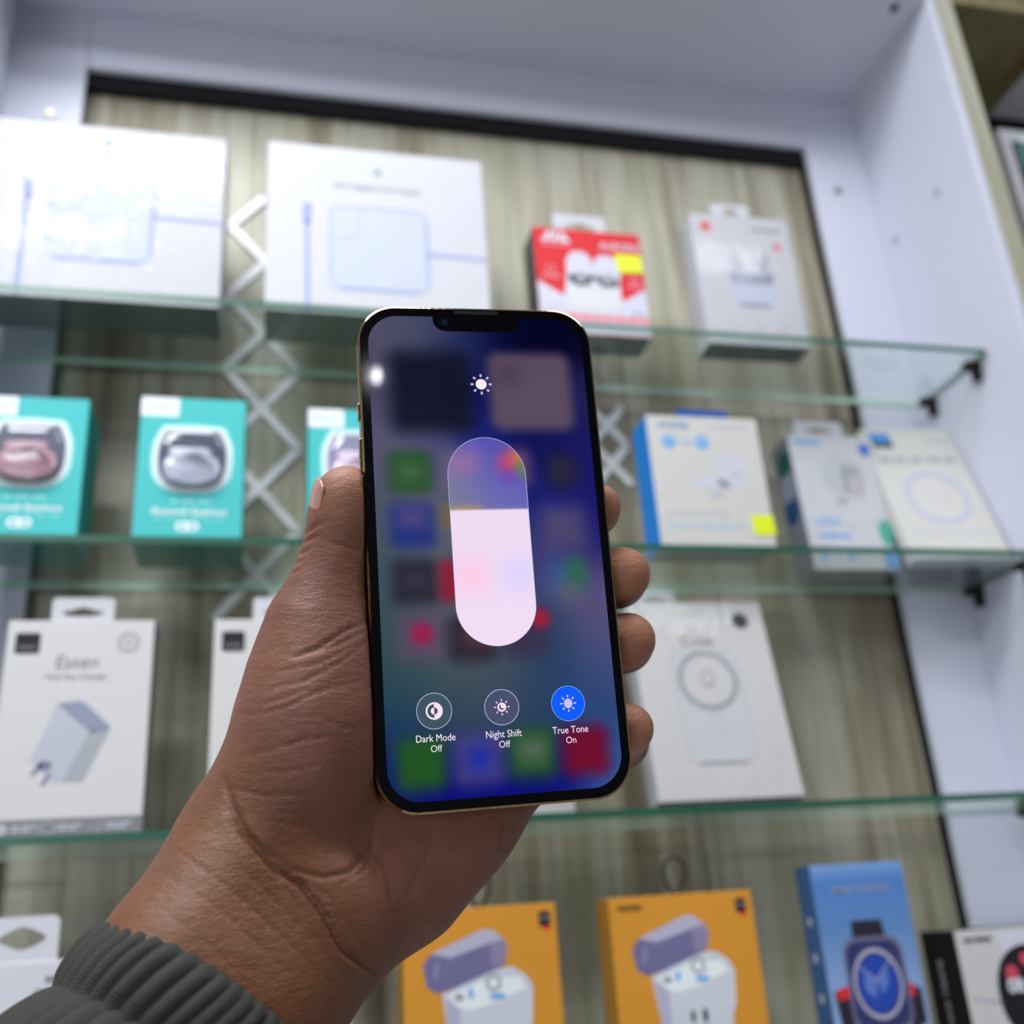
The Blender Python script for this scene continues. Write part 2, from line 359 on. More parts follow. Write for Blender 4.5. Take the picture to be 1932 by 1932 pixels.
# two power adapter boxes on the top shelf
m_blue1 = mat('pale_blue_print', (176, 184, 214), 0.4); m_blue2 = mat('soft_blue_print', (150, 160, 208), 0.4); m_fill = mat('ice_print', (193, 199, 209), 0.4); m_logo = mat('teal_grey_logo', (110, 140, 155), 0.4)
m_kraft = mat('grey_green_card', (120, 130, 124), 0.6)
def apple(u, v, s):
    pts = []
    for i in range(28):
        a = 2 * math.pi * i / 28; r = s * (1 + 0.05 * math.cos(2 * a)); x = r * math.cos(a); y = r * math.sin(a) * 1.02
        if math.sin(a) > 0.75: y -= s * 0.18 * math.exp(-(x / (s * 0.28)) ** 2)
        if x > 0: x -= s * 0.42 * math.exp(-((y - s * 0.12) / (s * 0.34)) ** 2)
        if math.sin(a) < -0.75: y += s * 0.12 * math.exp(-(x / (s * 0.25)) ** 2)
        pts.append((u + x, v + y))
    leaf = [(u + s * .02, v + s * 1.02), (u + s * .08, v + s * 1.35), (u + s * .42, v + s * 1.58), (u + s * .36, v + s * 1.22)]
    return [pts, leaf]
def adapter(label, x, y, yaw, w_, h, d, ca, dim, wl, wrap):
    t = carton('power_adapter_box', label, x, y, yaw, 0, w_, h, d, 0, m_paper, m_paper, m_kraft, wrap=wrap, group='white power adapter boxes on the top shelf')
    u0, u1, v0, v1 = ca
    art('logo', t, m_logo, apple(dim[0], dim[1], 3.0)); text('printed_text', '85W MagSafe Power Adapter', t, m_grey, dim[2], dim[3], 6.6, sx=0.86)
    cx, cy, hw, hh = (u0 + u1) / 2, (v0 + v1) / 2, (u1 - u0) / 2, (v1 - v0) / 2
    p = art('product_picture', t, m_fill, [rr(hw, hh, 9, 8, cx, cy)], y=-0.0001)
    art('outline', p, m_blue1, [], -0.0002, [(rr(hw + 1.2, hh + 1.2, 10, 8, cx, cy), rr(hw - 1.4, hh - 1.2, 8, 8, cx, cy))])
    art('outline', p, m_blue2, [line(u0 + 8, v0 - 0.4, u1 - 8, v0 - 0.4, 2.2), line(u1 + 0.2, v0 + 8, u1 + 0.2, v1 - 10, 1.6)], -0.00025)
    art('outline', p, m_blue1, [line(u0 + 22, v1 - 1, u0 + 22, v1 - 30, 0.8), line(u0 + 1, v1 - 30, u0 + 22, v1 - 30, 0.8)], -0.00025)
    art('cable_picture', t, m_blue2, [line(u1, dim[4], w_ * 500 - 0.6, dim[4] - 1, 2.6)], -0.00025)
    pu, pt, pb = wl
    art('cable_picture', t, m_blue2, [rr(3.2, 10, 2, 5, pu, pt - 10), line(pu, pt - 18, pu + 1.0, 1, 3.0)], -0.00025)
    return t
adapter('flat white power adapter box at the left end, top shelf, in crinkled clear film', -0.1266, 0.6662, 0, 0.1704, 0.1553, 0.043, (-36.3, 34.7, 34, 108), (-0.8, 140, -0.8, 126.5, 75.5), (-52.8, 104, 12), True)
adapter('flat white power adapter box on the top shelf, beside the red box, smoother film', 0.0757, 0.6633, 0, 0.1704, 0.1555, 0.046, (-37.5, 37.5, 23, 98.5), (0, 134, 0, 118, 59), (-55, 99, 8), False)

# red earbud box
m_red = mat('red_print', (214, 44, 50), 0.35); m_pink = mat('pink_print', (232, 150, 160), 0.4); m_lav = mat('lavender_white_print', (210, 210, 224), 0.4)
t = carton('earbud_box', 'red and white earbud box with a yellow sticker, top shelf, above the phone', 0.2481, 0.6699, 0, 0, 0.0922, 0.1006, 0.031, 0, m_red, mat('dark_grey_card', (72, 72, 76), 0.4), m_kraft)
tab(t, m_paper, -28, 18, 94, 116.5, 0.0012, (26, 6, 103.5))
art('white_panel', t, m_lav, [[(-45.6, 48), (-24, 35), (-20, 60), (-19, 41), (27, 34), (45.6, 46), (45.6, 1), (-45.6, 1)]], -0.0001)
art('product_picture', t, m_lav, [superell(-9, 62, 11.5, 17, 2.4), superell(14, 61, 11.5, 16, 2.4), rr(23, 16, 7, 6, 1, 40)], -0.0002)
art('product_picture', t, mat('pearl_print', (218, 218, 220), .4), [rr(22, 11.5, 6, 6, 1, 34)], -0.0003)
art('product_picture', t, m_mgrey, [[(-15, 48), (-12, 60), (-5, 57), (-2, 49)], [(6, 49), (9, 57), (17, 59), (21, 48)]], -0.00035)
lg = art('logo', t, m_lav, [[(-40, 87), (-33, 97.5), (-29, 97.5), (-34, 87)], [(-32, 87), (-27.5, 97.5), (-24.5, 97.5), (-27, 87)], [(-25, 87), (-23, 96), (-20, 96), (-14.5, 87)]], -0.0002)
words('printed_text', lg, m_pink, -39, -15, 84, 1.8, 3)
text('printed_text', 'AURORA', t, m_lav, 27.5, 86, 10, bold=0.15, sx=0.85)
st = art('price_sticker', t, m_yellow, [[(22, 79), (45, 79), (45.5, 62), (24, 61)]], -0.0006)
art('icon', t, m_pink, [], -0.0002, [(circ(-34, 60, 3.6, 24), circ(-34, 60, 2.4, 24)), (circ(37, 54, 3.6, 24), circ(37, 54, 2.4, 24))])
words('printed_text', t, m_pink, -41, -26, 53, 2.5, 2); words('printed_text', t, m_pink, 31, 43, 48, 2.2, 2)
words('printed_text', t, m_lgrey, -40, -26, 24, 2.5, 2); words('printed_text', t, m_mgrey, 31, 42, 22, 2.5, 2)
st2 = art('bottom_strip', t, m_pink, [[(-45.6, 12.5), (45.6, 12.5), (45.6, 18.5), (-45.6, 18.5)]], -0.00015); words('printed_text', st2, mat('rose_red_print', (222, 108, 118), .4), -42, 44, 15.5, 2.6, 9, y=-0.0003)

# white earbud box
m_ored = mat('orange_red_print', (224, 84, 74), 0.4)
t = carton('earbud_box', 'tall white earbud box with small red logo and hang tab, right end of top shelf', 0.3896, 0.6702, -0.013, 0, 0.0908, 0.1302, 0.026, 0, m_paper, m_paper, m_kraft, wrap=True)
tab(t, m_paper, -24, 11, 124, 143, 0.0012, (14, 8, 134))
art('logo', t, m_ored, [rr(4.2, 4.2, 1.2, 4, -32.5, 117)]); art('icon', t, m_ored, [], -0.0002, [(circ(31.5, 100, 4, 24), circ(31.5, 100, 2, 24))])
words('printed_text', t, m_mgrey, 10, 37, 117, 3.6, 2)
m_case = mat('lilac_grey_print', (196, 202, 220), 0.4); m_case2 = mat('slate_print', (150, 156, 172), 0.4)
p = art('product_picture', t, m_case, [superell(2, 51, 20, 14, 3)], -0.0001); art('product_picture', p, m_case2, [superell(2, 39, 15, 2.0, 2), [(-19, 72), (24, 72), (21, 60), (-16, 60)]], -0.0002)
art('product_picture', p, m_lgrey, [superell(-10, 80, 7, 9, 2.4), superell(16, 81, 7, 9, 2.4)], -0.00015)
art('product_picture', p, m_case2, [superell(-8, 78, 3, 4, 2), superell(14, 78, 3, 4, 2), superell(-12, 86, 2.4, 3, 2), superell(18, 87, 2.4, 3, 2)], -0.0002)
art('icon', t, m_lgrey, [], -0.0002, [(circ(u, 18, 4, 24), circ(u, 18, 3, 24)) for u in (-20, 2, 24)])

# turquoise earbud case boxes
m_teal = mat('turquoise_card', (68, 186, 184), 0.4); m_tdark = mat('deep_turquoise_card', (24, 138, 130), 0.45); m_tlite = mat('mint_print', (150, 226, 222), 0.4); m_wprint = mat('white_print', (232, 238, 240), 0.4)
m_well = mat('dark_blister_well', (74, 78, 98), 0.3)
def teal(label, x, y, yaw, casecol, well, h):
    t = carton('earbud_case_box', label, x, y, yaw, 0, 0.070, h, 0.050, 1, m_teal, m_tdark, m_tdark, group='turquoise earbud case boxes')
    lg = art('logo', t, m_wprint, [rr(12.5, 7.3, 0.6, 2, -22.4, h * 1000 - 7.5)]); text('printed_text', 'hoco.', lg, m_tlite, -22.4, h * 1000 - 7.5, 8, y=-0.0003)
    art('window_frame', t, m_tlite, [superell(0.6, 62, 27.0, 26.0, 2.9, 64, 0.09)], -0.0002)
    wf = art('window_frame', t, m_wprint, [superell(0.6, 62, 25.6, 24.6, 2.9, 64, 0.09)], -0.0004)
    art('window_well', wf, well, [superell(0.6, 62, 22.4, 21.4, 2.9, 64, 0.10)], -0.0006)
    cc = casecol
    bm = bmesh.new(); prism(bm, [(u * .001, v * .001) for u, v in superell(0.6, 52.5, 18.5, 11.0, 3.4, 48)], -0.006, -0.0007, 0.0022, 3)
    prism(bm, [(u * .001, v * .001) for u, v in rr(14, 3.4, 3, 6, -1, 65.2)], -0.0042, -0.0007, 0.0015, 3)
    cs = mk('charging_case', bm, cc, wf, True)
    # clear blister dome
    bm = bmesh.new(); prev = None
    for (s, yy) in ((1.0, -0.0007), (0.97, -0.004), (0.9, -0.0068), (0.76, -0.0082), (0.5, -0.0088)):
        rg = [bm.verts.new(((0.6 + (u - 0.6) * s) * .001, yy, (62 + (v - 62) * s) * .001)) for u, v in superell(0.6, 62, 23.2, 22.2, 2.9, 64, 0.10)]
        if prev:
            for i in range(64): bm.faces.new([prev[(i + 1) % 64], prev[i], rg[i], rg[(i + 1) % 64]])
        prev = rg
    bm.faces.new(list(reversed(prev))); bmesh.ops.recalc_face_normals(bm, faces=bm.faces)
    mk('blister_dome', bm, m_bubble, wf, True)
    words('printed_text', t, m_tlite, -12, 14, 30.5, 2.2, 3); text('printed_text', 'Bluetooth Earphone', t, m_wprint, 0, 23, 6.6, bold=0.1, sx=0.9, shear=0.2)
    words('printed_text', t, m_tlite, -22, 24, 18, 1.0, 6, seed=4)
    art('icon', t, m_wprint, [rr(7.5, 3.2, 3, 5, -0.5, 12.5)]); art('icon', t, m_teal, [circ(-4, 12.5, 1.7, 16), circ(3, 12.5, 1.7, 16)], -0.0003)
    return t
teal('turquoise box with a dusty pink charging case, at the left edge of the middle shelf', -0.1579, 0.6665, 0.0, mat('dusty_pink_case', (176, 138, 146), 0.25), m_well, 0.1035)
teal('turquoise box with a silver charging case, second from left on the middle shelf', -0.0549, 0.6679, 0.008, mat('silver_case', (186, 192, 204), 0.2), m_well, 0.1085)
teal('turquoise box half hidden by the thumb, pale pink charging case', 0.0580, 0.6650, 0, mat('pale_pink_case', (226, 204, 222), 0.25), mat('lilac_well', (150, 150, 172), 0.3), 0.1035)

# blue and white box right of the phone
m_bl = mat('blue_card', (24, 124, 206), 0.4); m_bp = mat('sky_blue_print', (98, 166, 226), 0.4); m_pb = mat('powder_print', (178, 196, 216), 0.4); m_cream = mat('cream_white_card', (205, 203, 197), 0.45)
t = carton('hub_box', 'cream box with blue side, two round blue icons and a yellow sticker', 0.3217, 0.6606, -0.004, 0, 0.0916, 0.1086, 0.032, 1, m_cream, m_bl, m_mgrey, lift=0.0)
tb = tab(t, mat('deep_blue_card', (10, 84, 160), 0.45), -7, 38, 100, 131, 0.030, (26, 4, 116))
text('printed_text', 'ANKER', t, mat('muted_blue_print', (128, 164, 190), .4), -24, 100.5, 8.5, bold=0.25, sx=0.95); words('printed_text', t, m_lgrey, 3, 38, 100.5, 3, 4)
for u in (-33.2, -4.0 + 0.0): pass
for u in (-29.5, -2.5):
    c = art('icon', t, m_bp, [circ(u, 86.5, 5.6, 32)]); art('icon', c, m_pb, [circ(u, 87.2, 2.2, 20)], -0.0003)
words('printed_text', t, m_pb, -20, -11, 86.5, 6, 2)
p = art('product_picture', t, m_lgrey, [superell(2, 43, 5, 2.6, 2), superell(8, 47, 4, 3, 2), rr(3, 3, 1, 4, 22, 60)], -0.0002)
words('printed_text', t, m_lgrey, -38, 10, 27.5, 3.2, 6); words('printed_text', t, m_pb, -38, 22, 18, 4.2, 7, seed=3)
art('product_picture', t, mat('faint_lilac_print', (203, 204, 212), .4), [rr(12, 14, 3, 5, 18, 62), superell(0, 52, 16, 5, 2)], -0.00012)
art('price_sticker', t, m_yellow, [[(28, 27), (46, 27), (46.5, 11), (29, 11)]], -0.0006)

# wall charger box standing behind it, and the slanted wireless charger box
m_sblue = mat('cobalt_print', (70, 112, 196), 0.4); m_tg = mat('sea_green_print', (84, 168, 150), 0.4)
t = carton('charger_box', 'slim white wall charger box with blue shield mark and green side pattern', 0.4635, 0.7100, -0.019, 0.05, 0.0764, 0.1243, 0.032, 1, m_paper, mat('grey_card', (128, 132, 140), 0.45), m_mgrey, lift=0.0018)
tab(t, m_paper, -30, 16, 118, 139, 0.001, (24, 5, 129))
words('printed_text', t, m_bp, -34, -8, 117.5, 3.4, 1)
art('shield_mark', t, m_sblue, [[(26.5, 117), (36.5, 117), (36.5, 109), (31.5, 104), (26.5, 109)]])
p = art('product_picture', t, m_lgrey, [superell(6, 84, 21, 17, 2.2)], -0.0001); art('product_picture', p, m_mgrey, [rr(9, 13, 3, 5, 13, 82), superell(0, 62, 5, 3, 2)], -0.0002)
art('product_picture', p, mat('taupe_print', (188, 180, 184), .4), [rr(6, 10, 2, 5, 15, 76)], -0.0003)
art('ring_picture', t, m_lgrey, [], -0.0002, [(superell(6, 70, 33, 33, 2), superell(6, 70, 32.3, 32.3, 2))])
text('printed_text', '10W', t, m_bp, -18, 42, 12, bold=0.05); words('printed_text', t, m_bp, -27, 0, 30, 4, 3)
art('colour_patch', t, m_tg, [superell(33, 33, 6, 12, 2.4)]); art('colour_patch', t, m_bp, [superell(33, 10, 6, 9, 2.4)])
art('icon', t, m_bp, [circ(-27, 11, 3, 16), circ(-3, 11, 3, 16)]); words('printed_text', t, m_lgrey, -22, -10, 11, 2, 1); words('printed_text', t, m_lgrey, 2, 14, 11, 2, 1)
bm = bmesh.new()
for (cy, cz, ry, rz, mi) in ((14, 102, 12, 12, 0), (16, 60, 12, 13, 1), (14, 80, 14, 12, 2)):
    f = bm.faces.new([bm.verts.new((-0.0382 - 0.0003 - 0.00005 * mi, (cy + ry * math.cos(a)) * .001, (cz + rz * math.sin(a)) * .001)) for a in [-2 * math.pi * i / 28 for i in range(28)]]); f.material_index = mi
mk('side_pattern', bm, [mat('bottle_green_print', (20, 84, 70), .4), mat('petrol_print', (12, 72, 112), .4), mat('silver_print', (136, 142, 156), .4)], t)

t = carton('wireless_charger_box', 'cream wireless charger box with pale ring, leaning in the right corner', 0.5440, 0.6840, -0.066, 0.2976, 0.0872, 0.1430, 0.012, 1, m_cream, m_cream, m_lgrey, lift=0.0036)
art('logo', t, mat('steel_blue_print', (72, 140, 206), .4), [[(-37, 138), (-17, 138), (-17, 127), (-37, 127)]]); art('logo', t, m_dgrey, [[(-36, 127), (-17, 127), (-17, 121), (-36, 121)]])
words('printed_text', t, m_mgrey, -36, 36, 107, 4.6, 5, seed=5); words('printed_text', t, m_lgrey, -33, 0, 100, 1.6, 4)
m_ring = mat('lilac_ring_print', (188, 188, 208), .4)
art('ring_picture', t, m_ring, [], -0.0002, [(circ(2, 64, 29, 48), circ(2, 64, 24, 48))]); art('ring_picture', t, mat('pale_print', (202, 198, 198), .4), [rr(3, 9, 3, 5, -4, 66), rr(3, 8, 3, 5, 8, 64)])
words('printed_text', t, m_lgrey, -34, 34, 26, 2.6, 7, seed=8); words('printed_text', t, m_lgrey, 18, 38, 129, 5, 2, seed=8)
# black cable coil behind it
t = root('cable_coil', 'black coiled cable peeking out above the cream charger box', 'cable', (0.553, 0.7415, SH[1] + 0.001))
bm = bmesh.new(); tube_bm(bm, [((0.022 + .0016 * math.sin(3.1 * i)) * math.cos(2 * math.pi * i / 24) , -0.0004 + 0.0025 * math.sin(i * 0.26), 0.12 + 0.022 * math.sin(2 * math.pi * i / 24)) for i in range(72)], 0.0021, 8)
mk('cable', bm, m_black, t, True)
bm = bmesh.new(); box_bm(bm, -0.02, 0.02, -0.004, 0.004, 0, 0.098, 0.002); mk('card_stand', bm, mat('charcoal_card', (58, 58, 62), .5), t)

# charger boxes on the third shelf
def chargerpic(t):
    a = art('product_picture', t, mat('cool_grey_print', (180, 184, 192), .4), [[(-10.5, 77), (9.5, 61), (-3.5, 31.5), (-7, 30), (-22.5, 44)]], -0.0001)
    art('product_picture', a, mat('slate_blue_print', (140, 146, 166), .4), [[(-10.5, 78), (2, 79.5), (6, 78), (21.5, 63), (10, 60)]], -0.00015)
    art('product_picture', a, mat('cool_grey_shade_print', (160, 165, 170), .4), [[(9.5, 61), (21.5, 63), (8, 31), (-3.5, 31)]], -0.00015)
    art('product_picture', a, mat('violet_grey_print', (120, 122, 148), .4), [line(-16, 42, -20.5, 35.5, 2.2), line(-10.5, 36.5, -14.5, 29.5, 2.2), superell(-14, 41, 4, 3, 2)], -0.0002)
def essen(label, x, y):
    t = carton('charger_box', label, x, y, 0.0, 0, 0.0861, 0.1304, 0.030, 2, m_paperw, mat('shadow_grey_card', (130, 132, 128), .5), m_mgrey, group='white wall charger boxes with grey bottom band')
    tab(t, m_paper, -19, 18, 124, 145.5, 0.001, (24, 4.4, 135.5))
    lg = art('logo', t, m_ink, [rr(7.2, 6.6, 1.6, 5, -30.8, 115.8)]); text('printed_text', 'WiWU', lg, m_mgrey, -30.8, 112.8, 3.6, y=-0.0004, bold=0.0)
    art('badge', t, m_mgrey, [], -0.0002, [(circ(28, 116, 6.6, 32), circ(28, 116, 4.6, 32))]); art('badge', t, m_mgrey, [rr(2.5, 1.2, 0.6, 3, 28, 116)])
    text('printed_text', 'Essen', t, m_grey, -1.5, 103.5, 12.0, shear=0.1, sx=0.95); text('printed_text', 'Wall Fast Charger', t, m_grey, -1, 94.5, 5.2, sx=0.95)
    chargerpic(t)
    b = art('bottom_band', t, mat('band_grey_print', (122, 122, 126)), [[(-43, 0.4), (43, 0.4), (43, 10.5), (-43, 10.5)]], -0.0001)
    art('icon', b, m_lgrey, [line(-14.5, 1.5, -14.5, 9, 0.25), line(14, 1.5, 14, 9, 0.25)], -0.0002, [(rr(3.6, 3.2, 1.2, 4, -9, 5.4), rr(3.2, 2.8, 1, 4, -9, 5.4)), (rr(1.6, 3.0, .6, 4, 19, 5.4), rr(1.3, 2.7, .5, 4, 19, 5.4)), (circ(-34, 5.4, 3, 20), circ(-34, 5.4, 1, 20))])
    for (u, n) in ((-29, 1), (-4, 2), (23, 3)): words('printed_text', b, m_lgrey, u, u + 14, 6.6, 1.1, 2, seed=n); words('printed_text', b, m_lgrey, u, u + 11, 4.4, 1.1, 2, seed=n + 5)
    return t
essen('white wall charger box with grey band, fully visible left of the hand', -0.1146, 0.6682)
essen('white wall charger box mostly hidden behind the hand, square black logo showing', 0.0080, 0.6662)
t = carton('cable_box', 'white box behind the phone, only its bottom corner showing under the phone', 0.1520, 0.6620, 0, 0, 0.0840, 0.112, 0.028, 2, m_paperw, m_lgrey, m_mgrey, wrap=True)
art('printed_line', t, m_lgrey, [line(-41, 6, 41, 6, 0.6)])

t = carton('wireless_charger_box', 'white film-wrapped box with a round charging pad picture, right of the fingers', 0.3040, 0.6610, -0.03, 0.160, 0.1040, 0.1465, 0.022, 2, m_paperw, m_lgrey, m_grey, lift=0.0037, wrap=True)
text('printed_text', 'Cube', t, m_grey, -4, 115, 11.5, shear=0.1); words('printed_text', t, m_lgrey, -30, 2, 128.5, 3, 4)
art('badge', t, m_dgrey, [circ(33.5, 131, 6.3, 32)])
p = art('product_picture', t, mat('mist_print', (200, 201, 203), .4), [rr(25, 41, 8, 8, -1, 66)], -0.0001)
art('outline', p, m_lgrey, [], -0.00015, [(rr(25.6, 41.6, 8.6, 8, -1, 66), rr(24.2, 40.2, 7.4, 8, -1, 66))]); art('outline', p, mat('silver_line_print', (150, 154, 160), .4), [line(-18, 25, 16, 25, 2.0)], -0.0002)
r_ = art('ring_picture', t, mat('ring_grey_print', (158, 162, 164), .4), [], -0.0003, [(circ(-1, 85, 22.5, 56), circ(-1, 85, 18.5, 56))]); art('ring_picture', r_, m_paperw, [circ(-1, 85, 18.5, 48)], -0.00025)
art('ring_picture', r_, m_mgrey, [circ(0.6, 83, 1.0, 16)], -0.0004, [(superell(-1, 86, 5, 6.5, 2.4), superell(-1, 86, 3.6, 5, 2.4))]); art('icon', p, m_lgrey, [], -0.00025, [(rr(4, 8, 3, 5, 0, 52), rr(3.5, 7.5, 2.6, 5, 0, 52))])
tab(t, m_paper, -44, -14, 138, 156, 0.001, (18, 3.5, 149))

# ------------------------------------------------------------------ lowest shelf
def box_material_rings(name, base, line_c, cx, cz):
    m = mat(name, base, 0.4)
    t = N(m, 'ShaderNodeTexCoord'); mp = N(m, 'ShaderNodeMapping'); mp.inputs['Location'].default_value = (-cx, 0, -cz); LK(m, t.outputs['Object'], mp.inputs[0])
    ln = N(m, 'ShaderNodeVectorMath', operation='LENGTH'); LK(m, mp.outputs[0], ln.inputs[0])
    ml = N(m, 'ShaderNodeMath', operation='MULTIPLY'); ml.inputs[1].default_value = 1500.0; LK(m, ln.outputs['Value'], ml.inputs[0])
    sn = N(m, 'ShaderNodeMath', operation='SINE'); LK(m, ml.outputs[0], sn.inputs[0])
    r = ramp(m, sn.outputs[0], [(0.25, line_c), (0.7, base)]); LK(m, r.outputs[0], bsdf(m).inputs['Base Color']); return m
m_or = box_material_rings('orange_ringed_card', (220, 152, 50), (206, 140, 44), 0.0, 0.075)
m_vio = mat('violet_print', (112, 108, 148), .4); m_vio2 = mat('light_violet_print', (180, 178, 200), .4); m_vio3 = mat('mauve_print', (142, 130, 162), .4); m_case3 = mat('case_white_print', (204, 208, 216), .4)
def orange(label, x, w_):
    t = carton('earbud_box', label, x, 0.662, 0, 0, w_, 0.1305, 0.028, 3, m_or, mat('ochre_card', (168, 120, 40), .5), None, group='orange earbud boxes on the lowest shelf')
    words('printed_text', t, mat('olive_print', (120, 90, 30), .4), -43, -27, 124, 3.2, 1); b = art('badge', t, m_ink, [rr(3.6, 4.2, 0.8, 3, 40, 121.5)]); art('badge', b, m_red, [rr(2.2, 1.2, 0.4, 3, 40.8, 116.3)]); words('printed_text', b, m_mgrey, 37.5, 42.5, 122, 0.9, 2, y=-0.0003)
    p = art('product_picture', t, m_vio, [[(-36, 99), (-32.6, 105), (-26, 106), (9, 111), (14.5, 108), (14, 98), (9, 94), (-20, 86), (-28, 84.5), (-34, 88)]], -0.0001)
    art('product_picture', p, m_vio2, [[(-31, 106.2), (0, 117.5), (6, 117.5), (14, 111.5), (6, 110), (-20, 103)]], -0.0002)
    art('product_picture', p, m_vio3, [[(5, 110), (14, 111.5), (16, 107), (13.5, 98), (5, 96)]], -0.0002)
    art('product_picture', p, m_vio2, [line(-27, 101, -29, 92, 0.8)], -0.0003)
    c = art('product_picture', t, m_case3, [[(-25, 84), (-10, 89), (10, 95.5), (18, 96), (27, 90), (30, 84), (28.5, 66), (25, 58), (25, 2), (-20, 2), (-22, 60), (-24, 74)]], -0.00015)
    art('product_picture', c, m_vio2, [[(-24, 82), (-15, 76), (-15, 2), (-20, 2), (-22, 60)]], -0.0002)
    art('product_picture', c, m_wprint, [[(-22, 83), (4, 91), (22, 90), (26, 84), (10, 78), (-8, 74), (-16, 76)]], -0.00022)
    art('product_picture', c, m_mgrey, [superell(-15, 81.5, 3, 2.2, 2)], -0.0003, [(circ(6, 88, 5.0, 24), circ(6, 88, 3.0, 24))])
    art('product_picture', c, m_bp, [superell(8, 80.5, 5, 1.6, 2), superell(-8, 83, 1.5, 3, 2)], -0.00032)
    art('product_picture', c, m_dgrey, [superell(7, 60, 1.8, 4.0, 2), superell(-1, 60, 1.6, 3.4, 2)], -0.0003)
    # cord loop at the top of the box
    bm = bmesh.new(); pts = []
    for i in range(25):
        a = math.pi * 2 * i / 24
        pts.append((0.002 + 0.0085 * math.sin(a) * (0.4 + 0.6 * math.sin(a / 2)), 0.012 + 0.002 * math.cos(a), 0.1305 + 0.0115 - 0.0115 * math.cos(a) * 1.0))
    tube_bm(bm, pts, 0.0011, 8); mk('hanging_cord', bm, mat('dark_cord', (36, 36, 34), .6), t, True)
    return t
orange('orange earbud box partly behind the palm heel, left of its twin', 0.1282, 0.0953)
orange('orange earbud box in the clear, between its twin and the blue watch box', 0.2587, 0.0970)

# blue watch box
mb = mat('blue_sky_card', (70, 128, 205), 0.4)
t0 = texco(mb, (1, 1, 1)); sx_ = N(mb, 'ShaderNodeSeparateXYZ'); LK(mb, t0, sx_.inputs[0]); m0 = N(mb, 'ShaderNodeMath', operation='MULTIPLY'); m0.inputs[1].default_value = 7.0; LK(mb, sx_.outputs[2], m0.inputs[0])
r_ = ramp(mb, m0.outputs[0], [(0.1, (160, 178, 208)), (0.5, (132, 160, 204)), (0.72, (96, 136, 190)), (0.92, (84, 130, 196)), (0.99, (120, 160, 214))]); LK(mb, r_.outputs[0], bsdf(mb).inputs['Base Color'])
t = carton('watch_box', 'tall blue box with a picture of a square-faced smartwatch', 0.3854, 0.662, 0, 0, 0.0681, 0.1425, 0.022, 3, mb, mat('navy_blue_card', (58, 92, 136), .4))
text('printed_text', 'SMART WATCH', t, mat('dull_gold_print', (150, 158, 168), .4), 0, 126, 6.0, bold=0.1)
m_wd = mat('watch_dark_print', (40, 38, 52), .4)
art('product_picture', t, m_wd, [[(-11, 107), (11, 107), (13, 92), (-12, 92)], [(-31, 66), (-20, 69), (-20, 36), (-28, 36)], [(20, 68), (31, 64), (31, 44), (20, 40)]], -0.0001)
art('product_picture', t, m_red, [[(-29, 67), (-20, 69), (-20, 62), (-29, 61)], [(20, 69), (26, 67), (26, 60), (20, 60)]], -0.00015)
p = art('product_picture', t, mat('gunmetal_print', (112, 110, 136), .4), [rr(21.5, 28, 10, 8, 1, 69)], -0.0002)
p2 = art('watch_face_picture', p, mat('indigo_print', (52, 56, 104), .4), [rr(19.5, 25.5, 9, 8, 1, 69)], -0.0003)
art('watch_face_picture', p2, mat('royal_blue_print', (38, 72, 168), .4), [superell(1, 69, 14.5, 17, 2)], -0.0004, [])
art('watch_face_picture', p2, m_vio2, [line(0, 71, -11, 80, .7), line(0, 71, 12, 82, .7)], -0.0005, [(superell(1, 69, 17.5, 21, 2), superell(1, 69, 15.5, 18.5, 2))])
art('watch_face_picture', p2, mat('dial_light_print', (96, 124, 196), .4), [[(0, 71), (-8, 76), (-9, 66), (-2, 60)], [(0.6, 71), (8, 77), (9, 70), (3, 62)]], -0.00045)
bm = bmesh.new()
for k, zc in enumerate((0.108, 0.086, 0.062, 0.040)):
    bm.faces.new([bm.verts.new((-0.03405 - 0.0003, 0.011 + 0.0025 * math.cos(a), zc + 0.003 * math.sin(a))) for a in [-2 * math.pi * i / 16 for i in range(16)]])
mk('side_pattern', bm, m_lgrey, t)

# black and white watch box
t = carton('watch_box', 'white-fronted watch box with black side and a round watch picture, bottom right corner', 0.5036, 0.662, 0.0, 0, 0.110, 0.0962, 0.040, 3, m_paperw, mat('black_card', (14, 14, 16), .35), m_black, m_top=mat('charcoal_top_card', (74, 74, 78), .5))
words('printed_text', t, m_dgrey, -49, -28, 89.7, 2.6, 2)
art('product_picture', t, mat('cool_white_print', (214, 214, 226), .4), [[(-24, 94), (54, 94), (54, 2), (8, 2), (-14, 50)]], -0.0001)
art('product_picture', t, mat('violet_line_print', (150, 150, 184), .4), [line(-50, 55, -26, 50, .8)], -0.0002)
p = art('watch_face_picture', t, m_ink, [superell(-3, 55, 28, 30, 2.2)], -0.0003)
art('watch_face_picture', p, mat('rose_print', (206, 72, 96), .4), [superell(-18, 68, 5, 5, 2), superell(-6, 76, 4, 4, 2)], -0.0004); text('printed_text', '08:36', p, m_wprint, -10, 60, 12, y=-0.00045, bold=0.3)
bm = bmesh.new(); box_bm(bm, 0, 0.001, 0, 0.001, 0, 0.001); bm.free()
so = text('side_text', 'SMART WATCH', t, m_lgrey, 0, 0, 7.5, y=0)
for v in so.data.vertices: a, b = v.co.x, v.co.z; v.co = (-0.0553, 0.022 - b * -1.0 * 1.0, 0.052 - a)
so.data.flip_normals()

